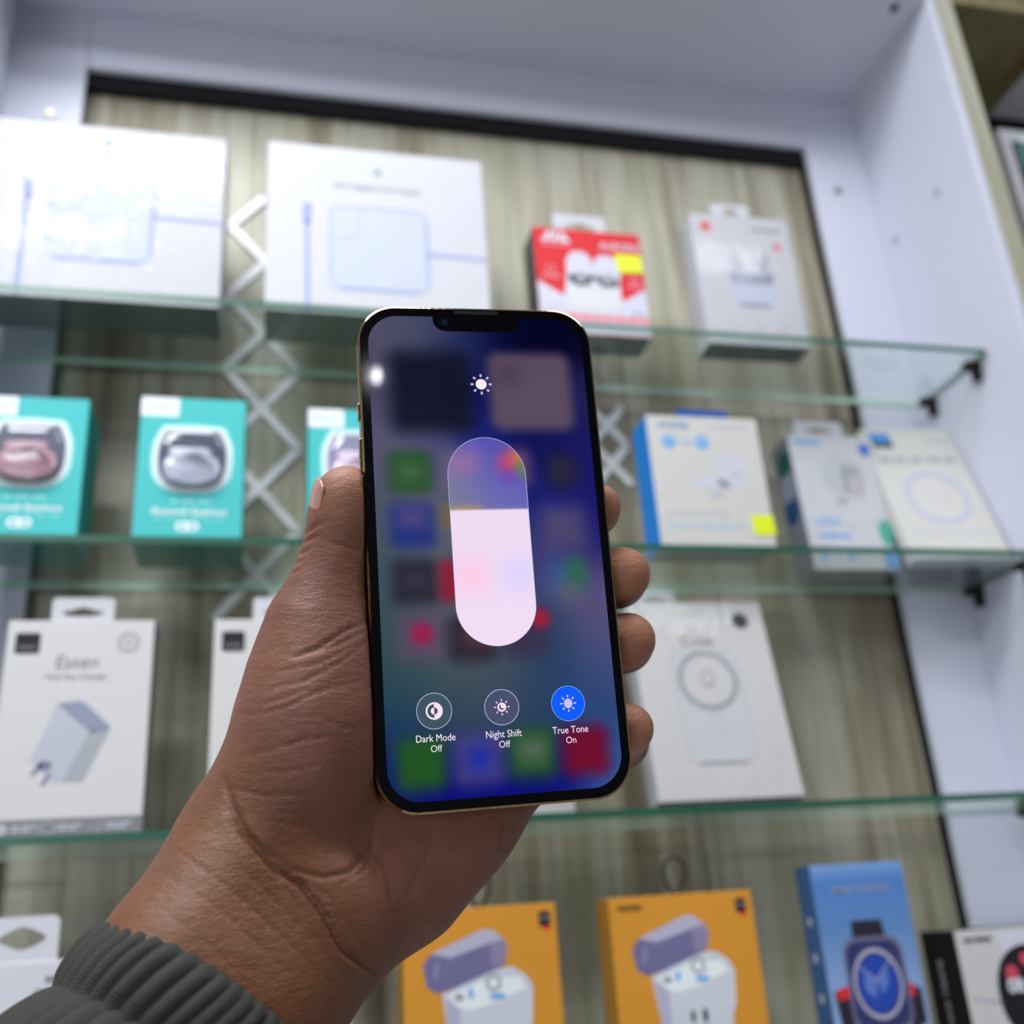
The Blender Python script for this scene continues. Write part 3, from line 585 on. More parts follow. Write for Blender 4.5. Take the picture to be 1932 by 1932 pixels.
# white hang tab boxes, lower left
def wbox(label, x, h, w_=0.082):
    t = carton('charger_box', label, x, 0.662, 0, 0, w_, h, 0.035, 3, m_paper, m_paperw, None, group='white boxes with hang tab at the left of the lowest shelf')
    tab(t, m_paper, -19, 19, h * 1000 - 6, h * 1000 + 23.5, 0.001, (25, 12, h * 1000 + 12), 4.0, 0.0009, 1.35, 0.05)
    return t
t = wbox('white box with a tall white hang tab, bottom left corner above the sleeve', -0.1300, 0.1175)
text('printed_text', 'FAST', t, m_dgrey, 20, 107.5, 5.2, bold=0.15); text('printed_text', 'CHARGE', t, m_dgrey, 19, 101, 5.2, bold=0.15)
wbox('white box hidden behind the forearm, only its right edge showing', 0.0090, 0.0870)

# glossy boxed item in the neighbouring bay
t = carton('tablet_box', 'glossy white box with a dark picture, cut by the right edge, neighbouring bay', 0.7425, 0.66, 0, 0, 0.128, 0.160, 0.03, 0, m_paper, m_paper, None, z=ZO + 0.53, wrap=True)
art('product_picture', t, m_ink, [rr(54, 68, 6, 6, 0, 78)], -0.0001); art('product_picture', t, mat('teal_screen_print', (88, 128, 128), .3), [[(-50, 144), (50, 144), (50, 124), (-50, 112)]], -0.0002); art('product_picture', t, m_wprint, [rr(26, 4, 2, 4, -16, 149)], -0.0003)

# ------------------------------------------------------------------ phone
def rotm(a, b, c):
    ca, sa = math.cos(a), math.sin(a); cb, sb = math.cos(b), math.sin(b); cc, sc_ = math.cos(c), math.sin(c)
    return np.array([[ca, -sa, 0], [sa, ca, 0], [0, 0, 1]]) @ np.array([[1, 0, 0], [0, cb, -sb], [0, sb, cb]]) @ np.array([[cc, 0, sc_], [0, 1, 0], [-sc_, 0, cc]])
PP = np.array([0.06131851, 0.2714442, 0.1030422]); PR = rotm(-0.01731265, 0.13341556, -0.0367164)
ph = bpy.data.objects.new('smartphone', None); COL.objects.link(ph); ph.empty_display_size = 0.02
MM = Matrix.Identity(4)
for i in range(3):
    for j in range(3): MM[i][j] = PR[i, j]
    MM[i][3] = PP[i] + (ZO if i == 2 else 0)
ph.matrix_world = MM; ph['label'] = 'smartphone with a gold frame held upright in the hand, showing a brightness slider'; ph['category'] = 'phone'
HW, HH = 0.03575, 0.07335
m_gold = mat('polished_gold_frame', (190, 164, 118), 0.12, 1.0)
bump(m_gold, noise(m_gold, texco(m_gold, (1, 1, 1)), 900, 2).outputs[0], 0.25, 0.0004)
m_bezel = mat('black_bezel_glass', (4, 4, 6), 0.05, coat=0.6)
bm = bmesh.new(); prism(bm, rr(HW, HH, 0.0115, 16), 0.0006, 0.0072, 0.0006, 3); mk('frame', bm, m_gold, ph, True)
bm = bmesh.new(); prism(bm, rr(HW - 0.0006, HH - 0.0006, 0.0110, 16), 0.0, 0.0012, 0.0005, 3); mk('front_glass', bm, m_bezel, ph, False)
bm = bmesh.new(); prism(bm, rr(HW - 0.0006, HH - 0.0006, 0.0110, 16), 0.0068, 0.0078, 0.0005, 3); mk('back_glass', bm, mat('gold_back_glass', (196, 178, 146), .3), ph, False)
for (z0, z1, nm) in ((0.0385, 0.0434, 'mute_switch'), (0.0222, 0.0327, 'volume_button'), (0.0086, 0.0191, 'volume_button')):
    bm = bmesh.new(); box_bm(bm, -HW - 0.0006, -HW + 0.001, 0.0026, 0.0052, z0, z1, 0.0003); mk(nm, bm, m_gold, ph)
bm = bmesh.new(); box_bm(bm, HW - 0.001, HW + 0.0005, 0.0026, 0.0052, 0.008, 0.025, 0.0003); mk('side_button', bm, m_gold, ph)
def gauss_mix(u, v, pts):
    A = np.zeros(u.shape + (3,)); W = np.zeros(u.shape)
    for (a, b, c) in pts:
        w_ = np.exp(-((u - a) ** 2 + (v - b) ** 2) / (2 * 7.0 ** 2)) + 1e-9; A += w_[..., None] * np.array(c, float); W += w_
    return A / W[..., None]
BG = [(-30, 67, (80, 78, 100)), (-18, 67, (70, 72, 98)), (-5, 62, (38, 46, 92)), (8, 64, (2, 4, 52)), (20, 66, (1, 1, 30)), (30, 66, (4, 3, 34)), (31, 45, (30, 28, 82)), (0, 45, (14, 22, 82)), (-31, 48, (72, 70, 96)), (-31, 28, (86, 82, 108)), (-15, 29, (78, 78, 112)), (0, 29, (22, 30, 116)), (15, 30, (14, 16, 80)), (31, 25, (24, 22, 96)), (31, 12, (24, 24, 106)), (15, 12, (22, 26, 110)), (30, 0, (26, 24, 100)), (15, 0, (62, 60, 112)), (29, -12, (88, 78, 120)), (30, -22, (86, 78, 122)), (-31, 10, (74, 80, 98)), (-14, 6, (88, 90, 108)), (-31, -10, (62, 78, 88)), (-14, -12, (76, 84, 96)), (-31, -25, (52, 76, 86)), (0, -36, (70, 80, 90)), (-15, -36, (66, 82, 88)), (-30, -38, (44, 72, 80)), (14, -28, (42, 62, 96)), (15, -38, (36, 64, 100)), (30, -36, (70, 78, 124)), (30, -46, (40, 66, 116)), (12, -48, (36, 60, 96)), (0, -46, (52, 70, 90)), (-15, -48, (44, 66, 86)), (-30, -50, (26, 58, 88)), (-31, -62, (10, 28, 104)), (-14, -66, (10, 14, 112)), (0, -67, (10, 12, 116)), (14, -67, (12, 16, 112)), (31, -58, (42, 76, 136)), (31, -68, (52, 88, 156))]
BL = [(-14.9, 46.2, 12.1, 12.6, 4, 2.6, (17, 19, 38), .95), (15.4, 46.4, 12.7, 12.4, 4, 1.6, (93, 76, 96), .96), (8.5, 52, 3.2, 3.2, 1.5, 2.5, (72, 58, 76), .8),
      (-22.4, 21.5, 6.2, 6.2, 3, 1.8, (38, 82, 40), .95), (-22.4, 21.5, 2.6, 1.6, 1.2, 2.5, (88, 112, 90), .7), (22.9, 21.4, 5.2, 5.4, 5, 2.2, (33, 31, 56), .95), (22.5, 21.4, 1.6, 1.6, 1.5, 3, (50, 46, 70), .6),
      (-7.5, 22, 6, 6, 3, 2, (110, 96, 120), .7), (-22.4, 5.5, 6.4, 6.4, 3, 1.8, (32, 48, 124), .95), (-22.4, 8, 3.4, 2.4, 1.5, 2.5, (92, 76, 124), .85), (22, 4, 6, 6, 3, 3, (88, 78, 118), .85), (22, 2.5, 3.6, 2.0, 2, 3, (70, 60, 96), .6),
      (-22.5, -10.6, 6.4, 6.2, 3, 1.8, (37, 36, 50), .95), (-22.5, -10.6, 3, 1.8, 1.5, 2.5, (64, 60, 74), .7), (-10, -10.7, 6, 6, 3, 1.8, (140, 26, 52), .9), (21, -11, 5.0, 5.0, 3, 3, (52, 90, 146), .8), (24.5, -9.5, 2.4, 4.0, 2, 2.4, (40, 106, 60), .85), (22, -15, 2.5, 2.0, 2, 3, (120, 100, 80), .5),
      (-21.6, -26, 6.6, 6.6, 3, 2.4, (96, 72, 100), .8), (-21.4, -25.2, 2.8, 2.8, 2.8, 1.4, (156, 26, 72), .95), (-7.4, -27.4, 6.6, 6.0, 3, 2.0, (44, 34, 48), .95), (-6, -26, 3.0, 2.5, 2, 2.5, (110, 66, 70), .8), (7.7, -27.2, 6.4, 5.8, 3, 2.4, (58, 46, 74), .9), (12.6, -22.4, 2.6, 2.6, 2.6, 1.4, (170, 26, 50), .9),
      (-23.3, -60.2, 6.6, 6.8, 3.4, 2.0, (34, 84, 32), .97), (-7.5, -60, 6.8, 6.6, 3, 2.2, (72, 66, 128), .95), (-7.5, -60, 3.4, 3.4, 3.4, 2.2, (26, 44, 160), .9), (7.2, -59.4, 6.6, 6.6, 3.2, 2.2, (38, 84, 38), .96), (7.4, -58.6, 3.2, 2.4, 2, 2.6, (96, 108, 100), .85), (22.6, -59.8, 6.6, 6.6, 3.2, 2.0, (112, 10, 42), .97),
      (7.8, 22.4, 5.5, 5.5, 3, 2, (120, 80, 110), .8), (-9, 8, 5, 3, 2, 2, (120, 100, 60), .8)]
def blobs(u, v, C, L):
    for (a, b, hu, hv, r, s, c, al) in L:
        qx, qy = np.abs(u - a) - (hu - r), np.abs(v - b) - (hv - r)
        d = np.hypot(np.maximum(qx, 0), np.maximum(qy, 0)) + np.minimum(np.maximum(qx, qy), 0) - r
        t_ = np.clip(0.5 - d / (3.6 * s), 0, 1); t_ = t_ * t_ * (3 - 2 * t_) * al; C = C * (1 - t_[..., None]) + np.array(c, float) * t_[..., None]
    return C
def s2l(C):
    C = np.clip(C, 0, 255) / 255.0; return np.where(C <= 0.04045, C / 12.92, ((C + 0.055) / 1.055) ** 2.4)
m_scr = bpy.data.materials.new('lit_display'); m_scr.use_nodes = True
b_ = bsdf(m_scr); b_.inputs['Base Color'].default_value = (0, 0, 0, 1); b_.inputs['Roughness'].default_value = 0.02; at_ = N(m_scr, 'ShaderNodeAttribute', attribute_name='glow'); LK(m_scr, at_.outputs['Color'], b_.inputs['Emission Color']); b_.inputs['Emission Strength'].default_value = 1.0
def glow_grid(name, rows, cols, uvf, colf, y, parent):
    """a quad grid whose point colours are what the display emits"""
    T, S = np.meshgrid(np.linspace(0, 1, rows), np.linspace(-1, 1, cols), indexing='ij'); U, V = uvf(S, T); C = s2l(colf(U, V))
    co = np.stack([U * .001, np.full(U.shape, y), V * .001], -1).reshape(-1, 3)
    idx = np.arange(rows * cols).reshape(rows, cols); q = np.stack([idx[:-1, :-1], idx[:-1, 1:], idx[1:, 1:], idx[1:, :-1]], -1).reshape(-1, 4)
    me = bpy.data.meshes.new(name); me.from_pydata(co.tolist(), [], q.tolist()); at = me.color_attributes.new('glow', 'FLOAT_COLOR', 'POINT')
    at.data.foreach_set('color', np.concatenate([C.reshape(-1, 3), np.ones((rows * cols, 1))], 1).astype(np.float32).ravel()); me.materials.append(m_scr)
    o = bpy.data.objects.new(name, me); COL.objects.link(o); o.parent = parent; return o
SW, SH_, SR = 32.7, 70.1, 9.0
def stad(hw, v0, v1, r, uc=0.0):
    def f(S, T):
        # rows bunched towards both ends so that the rounded corners stay round
        V = v0 + (v1 - v0) * (0.5 - 0.5 * np.cos(np.pi * T)) ; dv = np.maximum(np.maximum(v0 + r - V, V - (v1 - r)), 0); w_ = hw - r + np.sqrt(np.maximum(r * r - dv * dv, 0)); return uc + S * w_, V
    return f
scr = glow_grid('display', 420, 200, stad(SW, -SH_, SH_, SR), lambda u, v: blobs(u, v, gauss_mix(u, v, BG), BL), -0.00006, ph)
scr['label'] = 'lit display with blurred app icons'
def em(name, c, s=1.0):
    m = mat(name, (0, 0, 0), 0.1, emit=(c, s)); return m
m_white = em('lit_white', (250, 234, 250)); m_soft = em('lit_soft_white', (196, 190, 214)); m_line = em('lit_outline', (190, 196, 226)); m_btn = em('lit_button_grey', (62, 84, 96)); m_btn2 = em('lit_button_slate', (72, 80, 110)); m_btnb = em('lit_button_blue', (16, 92, 250))
m_pinkw = em('lit_pink_white', (250, 224, 240))
# notch
pts = [(-13.2, 70.4)] + [(-13.2 + 4.2 * (1 - math.cos(a)), 69.0 - 3.6 * math.sin(a)) for a in [math.pi / 2 * i / 8 for i in range(9)]] + [(13.4 - 4.2 * (1 - math.cos(a)), 69.0 - 3.6 * math.sin(a)) for a in [math.pi / 2 * (8 - i) / 8 for i in range(9)]] + [(13.4, 70.4)]
nt_ = art('notch', ph, m_bezel, [pts], -0.00014)
bm = bmesh.new(); prism(bm, [(u * .001, v * .001) for u, v in rr(6.8, 0.55, 0.5, 5, 0.3, 71.7)], -0.0001, 0.0003); mk('earpiece', bm, mat('earpiece_mesh', (54, 54, 58), .4, 0.8), ph)
c_ = art('front_camera', nt_, mat('lens_ring', (16, 18, 30), .1), [circ(-9.7, 68.3, 1.5, 24)], -0.0002); art('lens_glint', c_, mat('lens_blue', (20, 60, 80), .05), [circ(-9.6, 68.4, 0.45, 16)], -0.00024)
# brightness slider
UPC = [(0, 29, (66, 76, 200)), (-9, 20, (134, 124, 150)), (1, 20, (92, 92, 178)), (10, 12, (96, 98, 190)), (-8, 12, (128, 130, 148)), (2, 12, (112, 112, 190)), (9, 27, (110, 80, 140))]
UPB = [(-6.5, 24.5, 3.6, 2.4, 2, 3, (176, 112, 158), .7), (7.2, 23.5, 3.2, 3.2, 3, 2.0, (206, 66, 116), .9), (9.6, 25.6, 1.8, 1.8, 1.6, 1.8, (214, 122, 58), .9), (10.6, 21.6, 1.4, 2.0, 1.2, 1.6, (78, 150, 70), .9), (7, 19.6, 2.2, 1.4, 1.2, 2.0, (96, 74, 190), .8), (-6.6, 9.0, 4.2, 1.3, 1.2, 1.2, (214, 168, 60), .95), (5, 9.2, 6, .6, .5, 1.2, (150, 132, 150), .6)]
LOC = [(0, 5, (240, 220, 246)), (-8, 2, (238, 218, 240)), (8, 2, (242, 218, 240)), (0, -10, (238, 216, 246)), (0, -22, (240, 222, 244)), (0, -28, (246, 220, 244))]
LOB = [(-6.5, -9.5, 4.4, 4.0, 2, 2.6, (255, 204, 232), .9), (7.4, -9.2, 3.8, 4.4, 2, 2.6, (222, 212, 255), .9)]
SU, SWD = 0.1, 11.55
sl = glow_grid('brightness_slider', 120, 60, (lambda g: (lambda S, T: g(S, T)))(stad(SWD, -29.7, 31.7, SWD - 0.01, SU)), lambda u, v: np.where((v > 9.5)[..., None], blobs(u, v, gauss_mix(u, v, UPC), UPB), blobs(u, v, gauss_mix(u, v, LOC), LOB)), -0.00012, ph)
# lower, filled portion as its own crisp shape
def lowf(S, T):
    V = -29.7 + (9.5 + 29.7) * T ** 1.6; dv = np.maximum(-29.7 + SWD - V, 0); return SU + S * np.sqrt(np.maximum(SWD ** 2 - dv ** 2, 0)), V
glow_grid('slider_fill', 120, 60, lowf, lambda u, v: blobs(u, v, gauss_mix(u, v, LOC), LOB), -0.00016, sl)
def stadium(hw, v0, v1, uc, n=24):
    return [(uc + hw * math.cos(a), v1 - hw + hw * math.sin(a)) for a in [math.pi * i / n for i in range(n + 1)]] + [(uc + hw * math.cos(a), v0 + hw + hw * math.sin(a)) for a in [math.pi + math.pi * i / n for i in range(n + 1)]]
art('slider_outline', sl, m_line, [], -0.0002, [(stadium(SWD + 0.08, -29.78, 31.78, SU), stadium(SWD - 0.06, -29.64, 31.64, SU))])
def sunrays(u, v, r0, r1, n, wd):
    P_ = []
    for i in range(n):
        a = 2 * math.pi * i / n + math.pi / 2; x0, y0, x1, y1 = u + r0 * math.cos(a), v + r0 * math.sin(a), u + r1 * math.cos(a), v + r1 * math.sin(a); P_.append(line(x0, y0, x1, y1, wd))
    return P_
si = art('sun_icon', ph, m_white, [circ(0.3, 48.5, 1.65, 32)], -0.00012); art('sun_ray', si, m_soft, sunrays(0.3, 48.5, 2.35, 3.2, 8, 0.62), -0.00012)
def button(name, u, v, fill, line_m, title, state, r=4.85):
    o = art(name, ph, fill, [circ(u, v, r, 48)], -0.00012); art('button_outline', o, line_m, [], -0.00016, [(circ(u, v, r + 0.05, 48), circ(u, v, r - 0.12, 48))])
    text('printed_text', title, o, m_white, u, v - 7.3, 2.75, y=-0.0002, bold=0.0, sx=0.86); text('printed_text', state, o, m_white, u, v - 10.1, 2.6, y=-0.0002, bold=-0.01, sx=0.92)
    return o
o = button('dark_mode_button', -19.2, -46.5, m_btn, m_line, 'Dark Mode', 'Off')
half = lambda u, v, r, s: [(u, v + r)] + [(u + s * r * math.sin(a), v + r * math.cos(a)) for a in [math.pi * i / 20 for i in range(1, 20)]] + [(u, v - r)]
art('mode_icon', o, m_pinkw, [half(-19.2, -46.5, 2.3, 1)], -0.0002, [(circ(-19.2, -46.5, 2.35, 40), circ(-19.2, -46.5, 1.85, 40))])
art('mode_icon', o, m_pinkw, [half(-19.2, -46.5, 0.95, -1)], -0.00024); art('mode_icon', o, m_btn, [half(-19.2, -46.5, 0.95, 1)], -0.00024)
o = button('night_shift_button', -0.4, -46.6, m_btn2, m_line, 'Night Shift', 'Off')
art('mode_icon', o, m_pinkw, [circ(-0.4, -46.6, 1.25, 32)] + sunrays(-0.4, -46.6, 1.6, 2.2, 8, 0.3), -0.0002)
art('mode_icon', o, m_btn2, [circ(-0.35, -46.55, 0.82, 28)], -0.00024); art('mode_icon', o, m_pinkw, [circ(-0.02, -46.25, 0.72, 28)], -0.00028)
o = button('true_tone_button', 18.6, -46.7, m_btnb, em('lit_outline_blue', (120, 170, 250)), 'True Tone', 'On')
art('mode_icon', o, m_pinkw, [circ(18.6, -46.7, 1.25, 32)] + sunrays(18.6, -46.7, 1.65, 2.3, 8, 0.32), -0.0002)
art('mode_icon', o, m_btnb, [line(17.2, -46.7 + k, 20.0, -46.7 + k, 0.16) for k in (-0.75, -0.25, 0.25, 0.75)], -0.00024)

# ------------------------------------------------------------------ the hand
def C3(px, py, d):
    """camera-frame point: millimetre-true position from image direction and distance"""
    return np.array([(px - 966) / F * d, d, -(py - 966) / F * d])
GS = 0.0008
lo = np.array([-0.155, 0.205, -0.182]); hi = np.array([0.052, 0.375, 0.026]); NN = np.ceil((hi - lo) / GS).astype(int)
ax = [lo[i] + GS * np.arange(NN[i]) for i in range(3)]
def smin(a, b, k):
    h = np.maximum(k - np.abs(a - b), 0) / k; return np.minimum(a, b) - h * h * k * 0.25
def caps(Fd, chain, k):
    for (p, q) in zip(chain[:-1], chain[1:]):
        a, ra = C3(*p[:3]), p[3] * .001; b, rb = C3(*q[:3]), q[3] * .001; m_ = max(ra, rb) + k + 0.004
        l_ = np.maximum(((np.minimum(a, b) - m_ - lo) / GS).astype(int), 0); h_ = np.minimum(((np.maximum(a, b) + m_ - lo) / GS).astype(int) + 1, NN)
        if np.any(h_ <= l_): continue
        X, Y, Z = np.meshgrid(ax[0][l_[0]:h_[0]], ax[1][l_[1]:h_[1]], ax[2][l_[2]:h_[2]], indexing='ij', sparse=True)
        d = b - a; L2 = d @ d + 1e-12; t_ = np.clip(((X - a[0]) * d[0] + (Y - a[1]) * d[1] + (Z - a[2]) * d[2]) / L2, 0, 1)
        D = np.sqrt((X - a[0] - t_ * d[0]) ** 2 + (Y - a[1] - t_ * d[1]) ** 2 + (Z - a[2] - t_ * d[2]) ** 2) - (ra + (rb - ra) * t_)
        sl_ = (slice(l_[0], h_[0]), slice(l_[1], h_[1]), slice(l_[2], h_[2])); Fd[sl_] = smin(Fd[sl_], D, k)
PALM = [
    ([(170, 2100, .232, 21), (354, 1827, .258, 20), (476, 1632, .278, 19.5), (530, 1540, .284, 17)], .014),
    ([(290, 2190, .235, 21), (474, 1913, .26, 20), (608, 1724, .28, 19), (660, 1660, .290, 16)], .014),
    ([(500, 1545, .285, 18), (588, 1420, .2865, 20.5), (600, 1330, .288, 19), (606, 1240, .291, 17)], .010),
    ([(645, 1715, .289, 17), (750, 1640, .299, 19), (860, 1535, .307, 17), (975, 1440, .314, 12)], .012),
    ([(620, 1600, .294, 15), (740, 1090, .309, 12)], .012), ([(640, 1600, .296, 15), (835, 1175, .317, 12)], .012),
    ([(680, 1610, .298, 15), (925, 1310, .318, 12)], .012), ([(640, 1450, .297, 15), (800, 1450, .308, 13), (740, 1250, .309, 12)], .012)]
FING = [
    [(606, 1240, .291, 17.2), (604, 1168, .292, 12.4), (628, 1090, .2945, 9.4), (645, 1015, .296, 8.5), (654, 960, .296, 8.8), (656, 936, .2955, 8.3)],
    [(735, 1085, .310, 11.5), (985, 985, .338, 9.6), (1118, 962, .335, 8.0), (1130, 955, .322, 7.0)],
    [(830, 1170, .318, 12), (1050, 1112, .347, 10), (1164, 1092, .341, 9), (1174, 1084, .319, 8.7)],
    [(925, 1310, .317, 11.5), (1072, 1240, .344, 9.8), (1176, 1214, .337, 8.9), (1186, 1207, .315, 8.3)],
    [(985, 1440, .315, 10.8), (1090, 1420, .336, 9), (1172, 1398, .328, 8), (1187, 1374, .307, 7.4)]]
fp = np.full(NN, 0.03, np.float32); ff = np.full(NN, 0.03, np.float32)
for ch, k in PALM: caps(fp, ch, k)
for i, ch in enumerate(FING):
    f1 = np.full(NN, 0.03, np.float32); caps(f1, ch, .004 if i else .007); ff = smin(ff, f1, .0012)
fd = smin(fp, ff, .007)
# skin yields where it presses on the phone
X, Y, Z = np.meshgrid(*ax, indexing='ij', sparse=True)
Pc = R.T @ PP; Rc = R.T @ PR
lx = (X - Pc[0]) * Rc[0, 0] + (Y - Pc[1]) * Rc[1, 0] + (Z - Pc[2]) * Rc[2, 0]
ly = (X - Pc[0]) * Rc[0, 1] + (Y - Pc[1]) * Rc[1, 1] + (Z - Pc[2]) * Rc[2, 1]
lz = (X - Pc[0]) * Rc[0, 2] + (Y - Pc[1]) * Rc[1, 2] + (Z - Pc[2]) * Rc[2, 2]
e_ = 0.00035; rc_ = 0.0115
qx, qz = np.abs(lx) - (HW + e_ - rc_), np.abs(lz) - (HH + e_ - rc_)
d2 = np.sqrt(np.maximum(qx, 0) ** 2 + np.maximum(qz, 0) ** 2) + np.minimum(np.maximum(qx, qz), 0) - rc_
dy_ = np.abs(ly + 0.004) - (0.0119 + e_)
dph = np.minimum(np.maximum(d2, dy_), 0) + np.sqrt(np.maximum(d2, 0) ** 2 + np.maximum(dy_, 0) ** 2)
fd = np.maximum(fd, (-dph).astype(np.float32)); del dph, d2, dy_, lx, ly, lz, qx, qz
def surface_nets(D):
    ins = D < 0; nx, ny, nz = D.shape; c = np.zeros((nx - 1, ny - 1, nz - 1), np.int8)
    for i in (0, 1):
        for j in (0, 1):
            for k in (0, 1): c += ins[i:nx - 1 + i, j:ny - 1 + j, k:nz - 1 + k]
    act = np.argwhere((c > 0) & (c < 8)); idm = np.full(c.shape, -1, np.int64); idm[tuple(act.T)] = np.arange(len(act))
    S = np.zeros((len(act), 3)); n = np.zeros(len(act))
    cor = [(i, j, k) for i in (0, 1) for j in (0, 1) for k in (0, 1)]
    val = {q: D[act[:, 0] + q[0], act[:, 1] + q[1], act[:, 2] + q[2]].astype(float) for q in cor}
    for a in cor:
        for x in range(3):
            if a[x]: continue
            b = list(a); b[x] = 1; b = tuple(b); va, vb = val[a], val[b]; m_ = (va < 0) != (vb < 0); t_ = np.where(m_, va / (va - vb + 1e-20), 0)
            p = np.array(a, float)[None] + t_[:, None] * (np.array(b) - np.array(a))[None]; S += np.where(m_[:, None], p, 0); n += m_
    V = act + S / n[:, None]; Q = []
    for x in range(3):
        s0 = [slice(None)] * 3; s1 = [slice(None)] * 3; s0[x] = slice(0, -1); s1[x] = slice(1, None)
        A, B = ins[tuple(s0)], ins[tuple(s1)]; e = np.argwhere(A != B); u_, v_ = (x + 1) % 3, (x + 2) % 3
        e = e[(e[:, u_] > 0) & (e[:, v_] > 0) & (e[:, u_] < c.shape[u_]) & (e[:, v_] < c.shape[v_])]
        def idx(du, dv): f = e.copy(); f[:, u_] -= du; f[:, v_] -= dv; return idm[f[:, 0], f[:, 1], f[:, 2]]
        q = np.stack([idx(0, 0), idx(1, 0), idx(1, 1), idx(0, 1)], 1); fl = A[tuple(e.T)]; q[~fl] = q[~fl][:, ::-1]; Q.append(q)
    return V, np.concatenate(Q)
V, Q = surface_nets(fd)
Vc = lo + V * GS
# relax a little
def relax(Vc, Q, it, lam):
    E = np.concatenate([Q[:, [0, 1]], Q[:, [1, 2]], Q[:, [2, 3]], Q[:, [3, 0]]]); n = len(Vc)
    for _ in range(it):
        s = np.zeros_like(Vc); c = np.zeros(n)
        for a, b in ((0, 1), (1, 0)):
            for k in range(3): s[:, k] += np.bincount(E[:, a], Vc[E[:, b], k], n)
            c += np.bincount(E[:, a], minlength=n)
        Vc = Vc + lam * (s / c[:, None] - Vc)
    return Vc
Vc = relax(Vc, Q, 8, 0.5)
def normals(Vc, Q):
    fn = np.cross(Vc[Q[:, 2]] - Vc[Q[:, 0]], Vc[Q[:, 3]] - Vc[Q[:, 1]]); n = np.zeros_like(Vc)
    for j in range(4):
        for k in range(3): n[:, k] += np.bincount(Q[:, j], fn[:, k], len(Vc))
    return n / (np.linalg.norm(n, axis=1, keepdims=True) + 1e-12)
Nn = normals(Vc, Q)
# palm creases: polylines on the palm side, pressed into the skin
CR = [([(424, 1470), (436, 1520), (460, 1570), (525, 1640), (573, 1670), (617, 1730), (650, 1795), (708, 1836)], 2.1, 7.5),
      ([(412, 1500), (440, 1560), (500, 1620), (560, 1700), (610, 1790)], .45, 4), ([(560, 1655), (620, 1690), (660, 1750), (690, 1800)], .5, 4.5),
      ([(708, 1540), (702, 1600), (660, 1645), (610, 1655), (550, 1640), (470, 1575)], .9, 5), ([(712, 1580), (690, 1640), (640, 1670)], .45, 3.5),
      ([(696, 1172), (650, 1190), (600, 1222), (555, 1240)], .8, 3.6), ([(690, 1190), (640, 1215), (590, 1232)], .45, 3.2), ([(690, 1042), (650, 1028), (618, 1022)], .7, 3.2), ([(690, 1022), (655, 1014)], .3, 3), ([(575, 1010), (596, 990), (612, 985)], .7, 3.2), ([(568, 1028), (590, 1014), (606, 1008)], .7, 3), ([(560, 1048), (584, 1036)], .6, 3), ([(550, 1066), (572, 1056)], .5, 3), ([(545, 1084), (566, 1074)], .45, 3),
      ([(440, 1432), (520, 1412), (590, 1392), (640, 1390)], .45, 3.2), ([(452, 1352), (530, 1338), (600, 1305), (650, 1290)], .45, 3.2), ([(428, 1485), (500, 1502), (600, 1500)], .4, 3.2), ([(500, 1300), (570, 1286), (640, 1250), (690, 1215)], .45, 3.2), ([(520, 1268), (600, 1252), (660, 1222)], .4, 3), ([(470, 1330), (520, 1322), (580, 1300)], .35, 3), ([(455, 1460), (540, 1456), (610, 1440)], .35, 3), ([(480, 1540), (560, 1560), (640, 1555)], .35, 3.2), ([(600, 1350), (640, 1370), (690, 1380)], .25, 3),
      ([(300, 1640), (420, 1720), (560, 1850)], .25, 4), ([(330, 1600), (450, 1690), (620, 1850)], .3, 4), ([(270, 1690), (380, 1770), (470, 1860)], .2, 3.5), ([(380, 1560), (470, 1650), (560, 1740), (640, 1830)], .25, 3.5), ([(700, 1600), (730, 1640), (740, 1700)], .35, 5), ([(820, 1560), (805, 1620), (770, 1690)], .4, 7), ([(960, 1535), (952, 1570), (948, 1600)], 1.2, 6)]
px = 966 + F * Vc[:, 0] / Vc[:, 1]; py = 966 - F * Vc[:, 2] / Vc[:, 1]; front = Nn[:, 1] < 0.1
dep = np.zeros(len(Vc))
for pl, dp, wd in CR:
    best = np.full(len(Vc), 1e9); tt = np.zeros(len(Vc)); n_ = len(pl) - 1
    for i in range(n_):
        a = np.array(pl[i], float); b = np.array(pl[i + 1], float); d = b - a; t_ = np.clip(((px - a[0]) * d[0] + (py - a[1]) * d[1]) / (d @ d), 0, 1)
        q = np.hypot(px - a[0] - t_ * d[0], py - a[1] - t_ * d[1]); m_ = q < best; best = np.where(m_, q, best); tt = np.where(m_, (i + t_) / n_, tt)
    dep += dp * .001 * np.exp(-(best / wd) ** 2) * np.sin(np.pi * np.clip(tt * .86 + .02, 0, 1)) ** .8
dep = np.minimum(dep, 0.0026) * front
Vc = Vc - Nn * dep[:, None]
Vw = Vc @ R.T; Vw[:, 2] += ZO
